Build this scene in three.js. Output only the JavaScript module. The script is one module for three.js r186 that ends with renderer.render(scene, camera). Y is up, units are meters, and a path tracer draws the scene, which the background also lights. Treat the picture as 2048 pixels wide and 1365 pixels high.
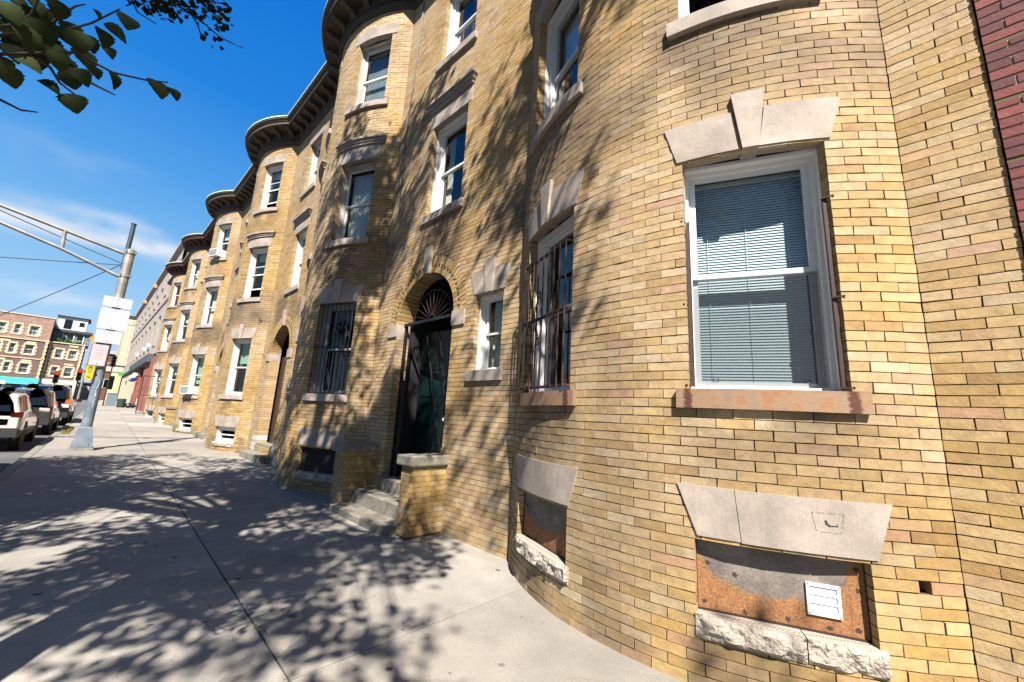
import * as THREE from 'three';
import { mergeGeometries, mergeVertices } from 'three/addons/utils/BufferGeometryUtils.js';

// ------------------------------------------------------------------ camera, sky, sun, exposure
const scene = new THREE.Scene();
const R = d => d * Math.PI / 180;
const V = (x, y, z) => new THREE.Vector3(x, y, z);
const camera = new THREE.PerspectiveCamera(81.1, 1024 / 682, 0.05, 2000);
{
  const yaw = R(46.158), pit = R(11.061), rol = R(3.079);
  const f = V(Math.sin(yaw) * Math.cos(pit), Math.sin(pit), -Math.cos(yaw) * Math.cos(pit));
  const r = f.clone().cross(V(0, 1, 0)).normalize(), u = r.clone().cross(f);
  const r2 = r.clone().multiplyScalar(Math.cos(rol)).addScaledVector(u, Math.sin(rol));
  const u2 = u.clone().multiplyScalar(Math.cos(rol)).addScaledVector(r, -Math.sin(rol));
  camera.position.set(0, 1.65, 0);
  camera.quaternion.setFromRotationMatrix(new THREE.Matrix4().makeBasis(r2, u2, f.clone().negate()));
}
scene.add(camera);
const EXPOSURE = 3.4;
const SUN = V(-0.398, 0.743, 0.537).normalize();

// seeded random numbers and tileable noise
function rngOf(seed) { let a = seed >>> 0; return () => { a = (a + 0x6D2B79F5) | 0; let t = Math.imul(a ^ (a >>> 15), 1 | a); t = (t + Math.imul(t ^ (t >>> 7), 61 | t)) ^ t; return ((t ^ (t >>> 14)) >>> 0) / 4294967296; }; }
const rnd = rngOf(20240);
const rr = (a, b) => a + (b - a) * rnd();
function hash2(x, y, s) { let h = Math.imul(x, 374761393) ^ Math.imul(y, 668265263) ^ Math.imul(s, 2246822519); h = Math.imul(h ^ (h >>> 13), 1274126177); return ((h ^ (h >>> 16)) >>> 0) / 4294967296; }
const sm = t => t * t * (3 - 2 * t);
function vnoise(x, y, s, wrap = 0) {
  let xi = Math.floor(x), yi = Math.floor(y); const fx = sm(x - xi), fy = sm(y - yi);
  const w = wrap ? (v => ((v % wrap) + wrap) % wrap) : (v => v);
  const a = hash2(w(xi), w(yi), s), b = hash2(w(xi + 1), w(yi), s), c = hash2(w(xi), w(yi + 1), s), d = hash2(w(xi + 1), w(yi + 1), s);
  return (a + (b - a) * fx) * (1 - fy) + (c + (d - c) * fx) * fy;
}
function fbm(x, y, s, oct = 4, wrap = 0) { let v = 0, a = .5, n = 0; for (let i = 0; i < oct; i++) { v += a * vnoise(x, y, s + i * 17, wrap); n += a; a *= .5; x *= 2; y *= 2; wrap *= 2; } return v / n; }
const clamp = (v, a = 0, b = 1) => Math.min(b, Math.max(a, v));
const smooth = (a, b, v) => sm(clamp((v - a) / (b - a)));
const lerp = (a, b, t) => a + (b - a) * t;

// clear blue sky with a thin band of high cloud
{
  const W = 1024, H = 512, d = new Float32Array(W * H * 4);
  const stops = [[-90, .10, .09, .08], [-2, .30, .32, .34], [0, .60, .76, .93], [8, .40, .66, .94], [15, .22, .52, .89], [24, .085, .36, .83], [34, .02, .235, .75], [48, .006, .17, .67], [90, .006, .13, .55]];
  const streaks = [[-2.66, .13, -1.6, .42, .95], [-2.35, .07, -.55, .3, .45], [-3.6, .12, -.7, .15, .55], [-1.9, .06, -.5, .1, .16], [1.4, .2, -2, 1, .6], [2.6, .2, -1, 2.5, .7], [-.6, .15, -3.4, -1.7, .5], [.5, .2, 1.2, 3.5, .5]];
  const skyAt = e => { let k = 0; while (k < stops.length - 2 && e > stops[k + 1][0]) k++; const a = stops[k], b = stops[k + 1], t = clamp((e - a[0]) / (b[0] - a[0])); return [1, 2, 3].map(i => lerp(a[i], b[i], t)); };
  for (let j = 0; j < H; j++) for (let i = 0; i < W; i++) {
    const el = ((j + .5) / H - .5) * Math.PI, ph = ((i + .5) / W - .5) * 2 * Math.PI, e = el * 180 / Math.PI;
    const dir = [Math.cos(ph) * Math.cos(el), Math.sin(el), Math.sin(ph) * Math.cos(el)];
    let c = skyAt(e);
    const g = dir[0] * SUN.x + dir[1] * SUN.y + dir[2] * SUN.z;
    const glow = Math.pow(clamp(g), 24) * .35 + Math.pow(clamp(g), 4) * .06;
    c = c.map((v, k) => v + glow * [1, .97, .9][k]);
    if (e > 2 && e < 60) {                                   // thin streaks of cirrus
      const px = dir[0] / (dir[1] + .12), pz = dir[2] / (dir[1] + .12), n = fbm(px * 3.1 + 7, pz * 5 + 3, 5, 5), m = fbm(px * 14, pz * 9 + 3, 15, 4);
      let cl = 0; for (const [z0, w, x0, x1, k] of streaks) { const dz = (pz - z0 - .10 * (px - x0) - (n - .5) * .35) / w; cl = Math.max(cl, k * Math.exp(-dz * dz) * smooth(x0, x0 + .5, px) * (1 - smooth(x1 - .35, x1, px)) * smooth(.3, .62, n * .55 + m * .5)); }
      c = c.map((v, k) => lerp(v, [.86, .9, .95][k], clamp(cl)));
    }
    const o = (j * W + i) * 4; d[o] = c[0] / EXPOSURE; d[o + 1] = c[1] / EXPOSURE; d[o + 2] = c[2] / EXPOSURE; d[o + 3] = 1;
  }
  const t = new THREE.DataTexture(d, W, H, THREE.RGBAFormat, THREE.FloatType);
  t.mapping = THREE.EquirectangularReflectionMapping; t.magFilter = t.minFilter = THREE.LinearFilter; t.wrapS = THREE.RepeatWrapping; t.needsUpdate = true;
  scene.background = t; scene.environment = t;
}
const sun = new THREE.DirectionalLight(0xfff7ee, 5);
sun.position.copy(SUN).multiplyScalar(60).add(V(2, 0, -8)); sun.target.position.set(2, 0, -8);
sun.castShadow = true; sun.shadow.mapSize.set(4096, 4096);
Object.assign(sun.shadow.camera, { left: -60, right: 60, top: 60, bottom: -60, near: 1, far: 200 });
scene.add(sun, sun.target);
const renderer = new THREE.WebGLRenderer({ antialias: true });
renderer.setSize(1024, 682);
renderer.toneMapping = THREE.LinearToneMapping; renderer.toneMappingExposure = EXPOSURE; renderer.outputColorSpace = THREE.SRGBColorSpace;
renderer.shadowMap.enabled = true;

// ------------------------------------------------------------------ naming, tagging, geometry helpers
const used = {};
function numbered(n) { if (!(n in used)) { used[n] = 0; return n; } used[n]++; return n + '_' + String(used[n]).padStart(3, '0'); }
function tag(o, label, category, group, kind) { if (label) o.userData.label = label; if (category) o.userData.category = category; if (group) o.userData.group = group; if (kind) o.userData.kind = kind; return o; }
function thing(name, label, category, pos = [0, 0, 0], turn = 0, group) { const g = new THREE.Group(); g.name = numbered(name); g.position.set(...pos); g.rotation.y = turn; scene.add(g); return tag(g, label, category, group); }
function add(name, geo, m, parent) { const o = new THREE.Mesh(geo, m); o.name = parent === scene ? numbered(name) : name; o.castShadow = o.receiveShadow = true; parent.add(o); return o; }
function sub(name, parent) { const g = new THREE.Group(); g.name = name; parent.add(g); return g; }

class GB {                                                    // collects flat-shaded faces with uv in metres and vertex colours
  constructor() { this.p = []; this.n = []; this.t = []; this.c = []; this.col = [1, 1, 1]; this.jit = 0; }
  tri(a, b, c, ua, ub, uc, n, cc) {
    if (!n) { const ux = b[0] - a[0], uy = b[1] - a[1], uz = b[2] - a[2], vx = c[0] - a[0], vy = c[1] - a[1], vz = c[2] - a[2]; n = [uy * vz - uz * vy, uz * vx - ux * vz, ux * vy - uy * vx]; const l = Math.hypot(...n) || 1; n = n.map(v => v / l); }
    const N = Array.isArray(n[0]) ? n : [n, n, n];
    this.p.push(...a, ...b, ...c); this.n.push(...N[0], ...N[1], ...N[2]); this.t.push(...ua, ...ub, ...uc); if (cc) this.c.push(...cc[0], ...cc[1], ...cc[2]); else this.c.push(...this.col, ...this.col, ...this.col);
  }
  quad(a, b, c, d, uv, n) {                                    // counter-clockwise seen from outside
    if (!uv) { const w = Math.hypot(b[0] - a[0], b[1] - a[1], b[2] - a[2]), h = Math.hypot(d[0] - a[0], d[1] - a[1], d[2] - a[2]); const o = this.uo || [0, 0]; uv = [[o[0], o[1]], [o[0] + w, o[1]], [o[0] + w, o[1] + h], [o[0], o[1] + h]]; }
    const N = n && Array.isArray(n[0]) ? n : null, Q = this.qc; this.qc = null;
    this.tri(a, b, c, uv[0], uv[1], uv[2], N ? [N[0], N[1], N[2]] : n, Q && [Q[0], Q[1], Q[2]]); this.tri(a, c, d, uv[0], uv[2], uv[3], N ? [N[0], N[2], N[3]] : n, Q && [Q[0], Q[2], Q[3]]);
  }
  hex(q, skip = '') {                                          // q: 4 inner then 4 outer corners: (left bottom, right bottom, right top, left top)
    const [a, b, c, d, e, f, g, h] = q;
    this.quad(e, f, g, h);
    if (!skip.includes('b')) this.quad(b, a, d, c);
    if (!skip.includes('l')) this.quad(a, e, h, d);
    if (!skip.includes('r')) this.quad(f, b, c, g);
    if (!skip.includes('t')) this.quad(h, g, c, d);
    if (!skip.includes('u')) this.quad(a, b, f, e);
  }
  box(x0, y0, z0, x1, y1, z1) { this.hex([[x0, y0, z0], [x1, y0, z0], [x1, y1, z0], [x0, y1, z0], [x0, y0, z1], [x1, y0, z1], [x1, y1, z1], [x0, y1, z1]]); return this; }
  bar(a, b, w, h = w, up = [0, 1, 0]) {                        // square bar from a to b
    const A = V(...a), B = V(...b), dir = B.clone().sub(A).normalize(); let s = dir.clone().cross(V(...up)); if (s.length() < .01) s = dir.clone().cross(V(1, 0, 0)); s.normalize().multiplyScalar(w / 2); const t = s.clone().cross(dir).normalize().multiplyScalar(h / 2);
    const P = (o, i, j) => o.clone().addScaledVector(s, i).addScaledVector(t, j).toArray();
    this.hex([P(A, 1, -1), P(A, -1, -1), P(A, -1, 1), P(A, 1, 1), P(B, 1, -1), P(B, -1, -1), P(B, -1, 1), P(B, 1, 1)].map(x => x)); return this;
  }
  tube(pts, r0, r1 = r0, seg = 8, cap = true) {                // round, tapering tube through points
    const P = pts.map(q => V(...q)), n = P.length; let prev = null; const rings = [];
    for (let i = 0; i < n; i++) {
      const d = P[Math.min(n - 1, i + 1)].clone().sub(P[Math.max(0, i - 1)]).normalize();
      let s = prev ? prev.clone().addScaledVector(d, -prev.dot(d)) : (Math.abs(d.y) > .9 ? V(1, 0, 0) : V(0, 1, 0)).cross(d); s.normalize(); prev = s; const t = d.clone().cross(s);
      const r = lerp(r0, r1, i / (n - 1)), ring = [];
      for (let k = 0; k < seg; k++) { const a = k / seg * 2 * Math.PI, nn = s.clone().multiplyScalar(Math.cos(a)).addScaledVector(t, Math.sin(a)); ring.push([P[i].clone().addScaledVector(nn, r).toArray(), nn.toArray()]); }
      rings.push(ring);
    }
    for (let i = 0; i < n - 1; i++) for (let k = 0; k < seg; k++) { const a = rings[i][k], b = rings[i][(k + 1) % seg], c = rings[i + 1][(k + 1) % seg], d = rings[i + 1][k]; this.quad(a[0], b[0], c[0], d[0], null, [a[1], b[1], c[1], d[1]]); }
    if (cap) for (const [i, s] of [[0, 1], [n - 1, -1]]) { const c = P[i].toArray(); for (let k = 0; k < seg; k++) { const a = rings[i][k][0], b = rings[i][(k + 1) % seg][0]; s > 0 ? this.tri(c, b, a, [0, 0], [.01, 0], [0, .01]) : this.tri(c, a, b, [0, 0], [.01, 0], [0, .01]); } }
    return this;
  }
  lathe(prof, c, seg = 20) {                                   // [radius, y] profile round a vertical axis at c
    for (let i = 0; i < prof.length - 1; i++) { const [r0, y0] = prof[i], [r1, y1] = prof[i + 1]; const ny = -(r1 - r0), nr = (y1 - y0), l = Math.hypot(ny, nr) || 1;
      for (let k = 0; k < seg; k++) { const a = k / seg * 2 * Math.PI, b = (k + 1) / seg * 2 * Math.PI, P = (r, y, t) => [c[0] + r * Math.cos(t), c[1] + y, c[2] - r * Math.sin(t)], Nn = t => [nr / l * Math.cos(t), ny / l, -nr / l * Math.sin(t)];
        this.quad(P(r0, y0, a), P(r0, y0, b), P(r1, y1, b), P(r1, y1, a), null, [Nn(a), Nn(b), Nn(b), Nn(a)]); } }
    return this;
  }
  geo() { const g = new THREE.BufferGeometry(); g.setAttribute('position', new THREE.Float32BufferAttribute(this.p, 3)); g.setAttribute('normal', new THREE.Float32BufferAttribute(this.n, 3)); g.setAttribute('uv', new THREE.Float32BufferAttribute(this.t, 2)); if (this.useCol) g.setAttribute('color', new THREE.Float32BufferAttribute(this.c, 3)); return g; }
  build(name, m, parent) { return add(name, this.geo(), m, parent); }
}

// ------------------------------------------------------------------ procedural textures and materials
function texture(size, tile, fn, srgb = true, h = size) {      // fn(u, v) in 0..1 -> [r, g, b] 0..1; tile = metres per repeat
  const d = new Uint8Array(size * h * 4);
  for (let j = 0; j < h; j++) for (let i = 0; i < size; i++) { const c = fn(i / size, j / h), o = (j * size + i) * 4; d[o] = clamp(c[0]) * 255; d[o + 1] = clamp(c[1]) * 255; d[o + 2] = clamp(c[2]) * 255; d[o + 3] = 255; }
  const t = new THREE.DataTexture(d, size, h, THREE.RGBAFormat); t.wrapS = t.wrapT = THREE.RepeatWrapping; t.magFilter = THREE.LinearFilter; t.minFilter = THREE.LinearMipmapLinearFilter; t.generateMipmaps = true;
  if (tile) t.repeat.set(1 / tile, 1 / tile); if (srgb) t.colorSpace = THREE.SRGBColorSpace; t.needsUpdate = true; return t;
}
const grey = v => [v, v, v];
const speck = rngOf(5);
// fired brick: sandy grain, flashed blotches, iron spots
const brickSpots = Array.from({ length: 512 * 512 }, () => speck());
const brickMap = texture(512, 1, (u, v) => { const n = fbm(u * 10, v * 24, 31, 4, 0), b = fbm(u * 24, v * 24, 3, 3, 24), s = brickSpots[Math.floor(v * 512) * 512 + Math.floor(u * 512)]; const k = .80 + .13 * n + .14 * (b - .4) + (s - .5) * .24 - (s > .992 ? .34 : 0); return [k, k * (.985 + .02 * n), k * (.97 + .05 * b)]; });
const brickBump = texture(512, 1, (u, v) => grey(.5 + .5 * (fbm(u * 60, v * 60, 8, 3, 60) - .5) + .3 * (brickSpots[Math.floor(v * 512) * 512 + Math.floor(u * 512)] - .5)), false);
const stoneMap = texture(512, 1.2, (u, v) => { const n = fbm(u * 6, v * 6, 41, 5, 6), s = brickSpots[(Math.floor(v * 512) * 512 + Math.floor(u * 512) + 777) % 262144]; const st = fbm(u * 90, v * 12, 47, 2, 90); const k = .84 + .3 * (n - .5) + (s - .5) * .14 + (st - .5) * .05 - (s > .996 ? .22 : 0); return [k, k * .985, k * .965]; });
const stoneBump = texture(512, .5, (u, v) => grey(fbm(u * 24, v * 24, 45, 5, 24)), false);
const granMap = texture(512, .6, (u, v) => { const s = brickSpots[(Math.floor(v * 512) * 512 + Math.floor(u * 512) + 99) % 262144], n = fbm(u * 8, v * 8, 51, 4, 8), q = vnoise(u * 128, v * 128, 52, 128); const k = .66 + .25 * (n - .5) + (s - .5) * .22 + (q - .5) * .3; return [k, k * .99, k * .95]; });
const M = {};
const REFL = .82;                                             // paint and stone reflect less than the swatch values below
const std = (color, rough = .8, o = {}) => new THREE.MeshStandardMaterial({ color: new THREE.Color(color).multiplyScalar(REFL), roughness: rough, ...o });
M.brick = new THREE.MeshStandardMaterial({ color: 0xffffff, roughness: .88, vertexColors: true, map: brickMap, bumpMap: brickBump, bumpScale: .003 });
M.mortar = std(0x5a4833, .95, { map: stoneMap });
M.stone = std(0xb0a69b, .86, { map: stoneMap, bumpMap: stoneBump, bumpScale: .0015 });
M.stoneRough = std(0xb9b0a3, .9, { map: stoneMap, bumpMap: stoneBump, bumpScale: .02 });
M.granite = std(0xb0ac9f, .8, { map: granMap, bumpMap: stoneBump, bumpScale: .004 });
M.white = std(0xd8d8d5, .45);
M.alu = std(0xcdd0d1, .35);
M.oldWhite = std(0xcfcac0, .7, { map: stoneMap });
M.dark = std(0x1a1917, .9);
M.room = std(0x4a443d, .95);
M.cornice = std(0x6f6254, .85, { map: granMap, bumpMap: stoneBump, bumpScale: .01 });
M.corniceBrown = std(0x6b4035, .7, { map: granMap });
M.copper = std(0xc9dcd2, .6);
M.glass = new THREE.MeshPhysicalMaterial({ color: 0xe8f0ee, roughness: .02, metalness: 0, transmission: 1, thickness: 0, ior: 1.52, specularIntensity: 1 });
M.iron = std(0x111012, .6);
M.rust = std(0x4a2a1e, .75, { map: granMap });
M.blind = std(0xb9c5cd, .55, { side: THREE.DoubleSide });

// ------------------------------------------------------------------ measured layout of the street
const XW = 3.747, SAG = .727, HC = 1.84, Z1 = -1.634, PER = 7.535, RB = (HC * HC + SAG * SAG) / (2 * SAG), XC = XW - SAG + RB, C = .0693, BL = .2355, JT = .0054;
const gh = z => z > -2 ? 0 : .0118 * (-z - 2);               // the street climbs gently away from the camera
const kerbX = z => -.75 + .03 * (-z - 11.4);
const jointX = z => 1.16 + .0225 * (-z - 2.85);

// ground, road, pavement
{
  const asphalt = texture(1024, 4, (u, v) => { const n = fbm(u * 8, v * 8, 61, 4, 8), s = brickSpots[(Math.floor(v * 1024) * 512 + Math.floor(u * 1024) * 3) % 262144]; const k = .30 + .12 * (n - .5) + (s - .5) * .16; return [k, k, k * 1.02]; });
  M.asphalt = std(0xffffff, .93, { map: asphalt });
  const g = new GB(), xs = [-400, -60, -12, 0, 12, 60, 400], zs = [300, 60, 20, -2, -60, -120, -180, -400];
  const hy = z => gh(Math.max(z, -120)) - .13;
  for (let i = 0; i < xs.length - 1; i++) for (let j = 0; j < zs.length - 1; j++) { const a = xs[i], b = xs[i + 1], c = zs[j], d = zs[j + 1]; g.quad([a, hy(c), c], [b, hy(c), c], [b, hy(d), d], [a, hy(d), d], [[a, -c], [b, -c], [b, -d], [a, -d]]); }
  const road = g.build('road', M.asphalt, scene); tag(road, 'dark asphalt road and ground beyond the kerb', 'road', null, 'structure');

  // concrete: mottled, trodden gum, hairline cracks
  const W = 2048, cr = rngOf(77), gum = [], cracks = new Float32Array(W * W), rustc = new Float32Array(W * W);
  for (let i = 0; i < 300; i++) gum.push([cr() * W, cr() * W, 2 + cr() * cr() * 7, .35 + cr() * .5, .6 + cr() * .8]);
  const gumA = new Float32Array(W * W);
  for (const [gx, gy, gr, ga, sq] of gum) for (let y = -12; y <= 12; y++) for (let x = -12; x <= 12; x++) { const d = Math.hypot(x, y * sq + x * .2) + (hash2(x, y, 4) - .5) * 1.1; if (d < gr) { const o = ((gy + y + W) | 0) % W * W + ((gx + x + W) | 0) % W; gumA[o] = Math.max(gumA[o], ga * clamp((gr - d) / 1.5)); } }
  for (let k = 0; k < 9; k++) { let x = cr() * W, y = cr() * W, a0 = cr() * 6.28, a = a0, len = 160 + cr() * 420, arr = k % 3 === 0 ? rustc : cracks; for (let s = 0; s < len; s++) { a += (cr() - .5) * .34 - (a - a0) * .06; x += Math.cos(a); y += Math.sin(a) * .9; const o = ((y % W + W) | 0) % W * W + ((x % W + W) | 0) % W; arr[o] = .7; if (cr() < .5) arr[(o + 1) % (W * W)] = .45; } }
  const conc = texture(W, 8, (u, v) => {
    const i = Math.floor(u * W), j = Math.floor(v * W), o = j * W + i, s = hash2(i, j, 3), n = fbm(u * 5, v * 5, 71, 4, 5), m = fbm(u * 40, v * 40, 75, 3, 40);
    const big = fbm(u * 2 + 9, v * 2, 79, 4, 2); let k = .79 + .2 * (n - .5) + .16 * (big - .5) + .1 * (m - .5) + (s - .5) * .13 - .1 * smooth(.62, .75, n); k -= (s > .996 ? .16 : 0);
    let c = [k, k * .985, k * .955];
    const ga = gumA[o] * .85; c = c.map((q, t) => lerp(q, [.2, .2, .21][t], ga)); c = c.map((q, t) => lerp(q, [.22, .2, .18][t], cracks[o])); c = c.map((q, t) => lerp(q, [.66, .48, .33][t], rustc[o])); return c;
  });
  const concB = texture(512, .7, (u, v) => grey(.5 + .6 * (fbm(u * 70, v * 70, 78, 3, 70) - .5)), false);
  M.concrete = std(0xaaa69e, .9, { map: conc, bumpMap: concB, bumpScale: .0012 });
  M.joint = std(0x2f2b27, .95, { map: stoneMap });
  const gs = new GB(), zz = [8, -2, -30, -60, -104];
  for (let j = 0; j < zz.length - 1; j++) { const c = zz[j], d = zz[j + 1]; gs.quad([kerbX(c) + .1, gh(c) - .016, c], [7.5, gh(c) - .016, c], [7.5, gh(d) - .016, d], [kerbX(d) + .1, gh(d) - .016, d]); }
  const walk = gs.build('sidewalk', M.joint, scene); tag(walk, 'pale concrete sidewalk of large slabs along the row houses', 'sidewalk', null, 'structure');
  const slab = (x0a, x1a, z0, x0b, x1b, z1, top = 0, el = .004, er = .004) => {       // near edge a at z0, far edge b at z1
    const b = new GB(), e = .0075, ch = .002, y0 = gh(z0) + top, y1 = gh(z1) + top;
    const P = (x, z, dy) => [x, lerp(y0, y1, (z - z0) / (z1 - z0)) + dy, z];
    const o = [[x0a + el, z0 - e], [x1a - er, z0 - e], [x1b - er, z1 + e], [x0b + el, z1 + e]], n = [[x0a + el + ch, z0 - e - ch], [x1a - er - ch, z0 - e - ch], [x1b - er - ch, z1 + e + ch], [x0b + el + ch, z1 + e + ch]];
    const T = n.map(q => P(q[0], q[1], 0)), U = o.map(q => P(q[0], q[1], -.002)), L = o.map(q => P(q[0], q[1], -.03)), uv = q => q.map(p => [p[0] + 40, -p[2] + 3]);
    b.quad(T[0], T[1], T[2], T[3], uv(T));
    for (let i = 0; i < 4; i++) { const k = (i + 1) % 4; b.quad(U[i], U[k], T[k], T[i], uv([U[i], U[k], T[k], T[i]])); b.quad(L[i], L[k], U[k], U[i], uv([L[i], L[k], U[k], U[i]])); }
    return b;
  };
  const zj = [7.8]; for (let z = 5.98; z > -101; z -= 1.765) zj.push(z);
  const rs = rngOf(31);
  const cm = [0xaaa7a1, 0xa09d98, 0xb0ada7, 0xa5a19a].map(c => { const m = M.concrete.clone(); m.color.set(c).multiplyScalar(REFL); return m; });
  for (let k = 0; k < zj.length - 1; k++) {
    const a = zj[k], b = zj[k + 1], m = () => cm[Math.floor(rs() * 4)];
    slab(kerbX(a), jointX(a), a, kerbX(b), jointX(b), b, (rs() - .5) * .004, .005, .007).build('paving_slab', m(), walk);
    slab(jointX(a), 4.3, a, jointX(b), 4.3, b, (rs() - .5) * .004, .007, .005).build('paving_slab', m(), walk);
  }
  const kerb = tag(sub('kerb', scene), 'granite kerb stones along the edge of the sidewalk', 'kerb', null, 'structure');
  for (let z = 8; z > -100; z -= 2.3) { const b = new GB(), z1 = z - 2.292, P = (x, y, q) => [kerbX(q) + x, gh(q) + y, q]; b.hex([P(-.16, -.3, z1), P(-.005, -.3, z1), P(-.005, .002, z1), P(-.15, .002, z1), P(-.16, -.3, z), P(-.005, -.3, z), P(-.005, .002, z), P(-.15, .002, z)]); b.build('kerb_stone', M.granite, kerb); }
}

// ------------------------------------------------------------------ wall surfaces
const baySurf = zc => ({ zc, bay: true, pt: (u, d, y) => { const a = u / RB; return [XC - (RB + d) * Math.cos(a), y, zc + (RB + d) * Math.sin(a)]; }, frame: (u, y, d = 0) => { const a = u / RB; return { p: [XC - (RB + d) * Math.cos(a), y, zc + (RB + d) * Math.sin(a)], ry: a - Math.PI / 2 }; } });
const flatSurf = (xw = XW) => ({ bay: false, pt: (u, d, y) => [xw - d, y, u], frame: (u, y, d = 0) => ({ p: [xw - d, y, u], ry: -Math.PI / 2 }) });
const UA = R(43.1123) * RB, au = deg => R(deg) * RB;

function block(g, s, y0, y1, l0, r0, l1, r1, d0, d1, nu = 1, ny = 1, jag) {   // stone block on a surface; l/r at bottom and top; jag(u, y) roughens the face
  const nn = s.bay ? Math.max(nu, Math.ceil((r0 - l0) / .09)) : nu, P = (i, j, d) => { const v = j / ny, y = lerp(y0, y1, v), u = lerp(lerp(l0, l1, v), lerp(r0, r1, v), i / nn); return s.pt(u, d + (jag && d === d1 ? jag(u, y, i === 0 || i === nn || j === 0 || j === ny) : 0), y); };
  const U = (i, j) => [lerp(lerp(l0, l1, j / ny), lerp(r0, r1, j / ny), i / nn), lerp(y0, y1, j / ny)];
  for (let i = 0; i < nn; i++) {
    for (let j = 0; j < ny; j++) g.quad(P(i, j, d1), P(i + 1, j, d1), P(i + 1, j + 1, d1), P(i, j + 1, d1), [U(i, j), U(i + 1, j), U(i + 1, j + 1), U(i, j + 1)]);
    g.quad(P(i, ny, d1), P(i + 1, ny, d1), P(i + 1, ny, d0), P(i, ny, d0)); g.quad(P(i, 0, d0), P(i + 1, 0, d0), P(i + 1, 0, d1), P(i, 0, d1));
  }
  for (let j = 0; j < ny; j++) { g.quad(P(0, j, d0), P(0, j, d1), P(0, j + 1, d1), P(0, j + 1, d0)); g.quad(P(nn, j, d1), P(nn, j, d0), P(nn, j + 1, d0), P(nn, j + 1, d1)); }
  return g;
}
// opening: {u0,u1,y0,y1,deep} or {arch:true,uc,r,spring,y0,ring,deep}
const inOpen = (o, y) => o.arch ? (y < o.y0 || y > o.spring + o.r ? null : y <= o.spring ? [o.uc - o.r, o.uc + o.r] : [o.uc - Math.sqrt(Math.max(0, o.r * o.r - (y - o.spring) ** 2)), o.uc + Math.sqrt(Math.max(0, o.r * o.r - (y - o.spring) ** 2))]) : (y < o.y0 || y > o.y1 ? null : [o.u0, o.u1]);
function sheet(g, s, u0, u1, yb, yt, opens, d) {               // mortar behind the bricks, with the openings left out
  const us = new Set([u0, u1]); const st = s.bay ? .11 : 1.5; for (let u = u0; u < u1; u += st) us.add(u);
  for (const o of opens) if (o.arch) { for (let k = 0; k <= 24; k++) us.add(o.uc - o.r * Math.cos(k / 24 * Math.PI)); } else { us.add(o.u0); us.add(o.u1); }
  const L = [...us].filter(u => u >= u0 - 1e-6 && u <= u1 + 1e-6).sort((a, b) => a - b);
  for (let i = 0; i < L.length - 1; i++) {
    const a = L[i], b = L[i + 1]; if (b - a < 1e-5) continue; const m = (a + b) / 2;
    const hs = opens.map(o => { if (o.arch) { if (m < o.uc - o.r || m > o.uc + o.r) return null; const t = u => o.spring + Math.sqrt(Math.max(0, o.r * o.r - (u - o.uc) ** 2)); return [o.y0, o.y0, t(a), t(b)]; } return m > o.u0 && m < o.u1 ? [o.y0, o.y0, o.y1, o.y1] : null; }).filter(Boolean).sort((p, q) => p[0] - q[0]);
    let ya = yb, yc = yb; const emit = (a0, b0, a1, b1) => { if (a1 - a0 > 1e-4 || b1 - b0 > 1e-4) g.quad(s.pt(a, d, a0), s.pt(b, d, b0), s.pt(b, d, b1), s.pt(a, d, a1), [[a, a0], [b, b0], [b, b1], [a, a1]]); };
    for (const h of hs) { emit(ya, yc, h[0], h[1]); ya = h[2]; yc = h[3]; } emit(ya, yc, yt, yt);
  }
}
// buff brick tones, each the colour of the fired clay, with weathering picked out brick by brick
const buffs = [0xcdab6a, 0xd0b072, 0xc8a35e, 0xceb37c, 0xc99c70, 0xc29e58, 0xcda972, 0xb48d4e, 0xd2b886, 0xc2946c].map(h => new THREE.Color(h).multiplyScalar(.74 * REFL));
const pales = [0xccb184, 0xd0b68c, 0xc8ab7a, 0xcfb892, 0xc9a684, 0xc3a676, 0xcdaf88, 0xba9c6c, 0xd3bf9c, 0xc49f82].map(h => new THREE.Color(h).multiplyScalar(.8 * REFL));   // the same clay where the weather has bleached it
const bleach = (s, u, y) => clamp(smooth(.36, .62, fbm(u * .55 + 3 + (s.zc || 0), y * .5, 97, 3)) * .85 + (!s.bay && u > 0 ? .35 : 0));
const buffW = [6, 5, 6, 3, .8, 3, 3, 1.1, 1.5, .35], buffSum = buffW.reduce((a, b) => a + b);
const pickBuff = r => { let t = r() * buffSum; for (let i = 0; i < buffW.length; i++) { t -= buffW[i]; if (t <= 0) return i; } return 0; };
const brickGeos = [], brickMats = [];
for (let k = 0; k < 6; k++) { const g = new GB(); g.uo = [k * .31, k * .17]; g.useCol = false; const l = (BL - JT) / 2, h = (C - JT) / 2; g.hex([[-l, -h, -.035], [l, -h, -.035], [l, h, -.035], [-l, h, -.035], [-l, -h, 0], [l, -h, 0], [l, h, 0], [-l, h, 0]], 'b'); brickGeos.push(g.geo()); }
function brickMat(c) { const m = new THREE.MeshStandardMaterial({ color: c, roughness: .88, map: brickMap, bumpMap: brickBump, bumpScale: .003 }); return m; }
for (let k = 0; k < buffs.length; k++) brickMats.push([0, .33, .66, 1].map(t => brickMat(buffs[k].clone().lerp(pales[k], t))));
const camFwd = V(0, 0, -1).applyQuaternion(camera.quaternion);
camera.updateMatrixWorld(); camera.updateProjectionMatrix();
function shown(p) { const q = V(...p).project(camera); return Math.abs(q.x) < 1.02 && Math.abs(q.y) < 1.02 && V(...p).sub(camera.position).dot(camFwd) > 0; }

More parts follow.
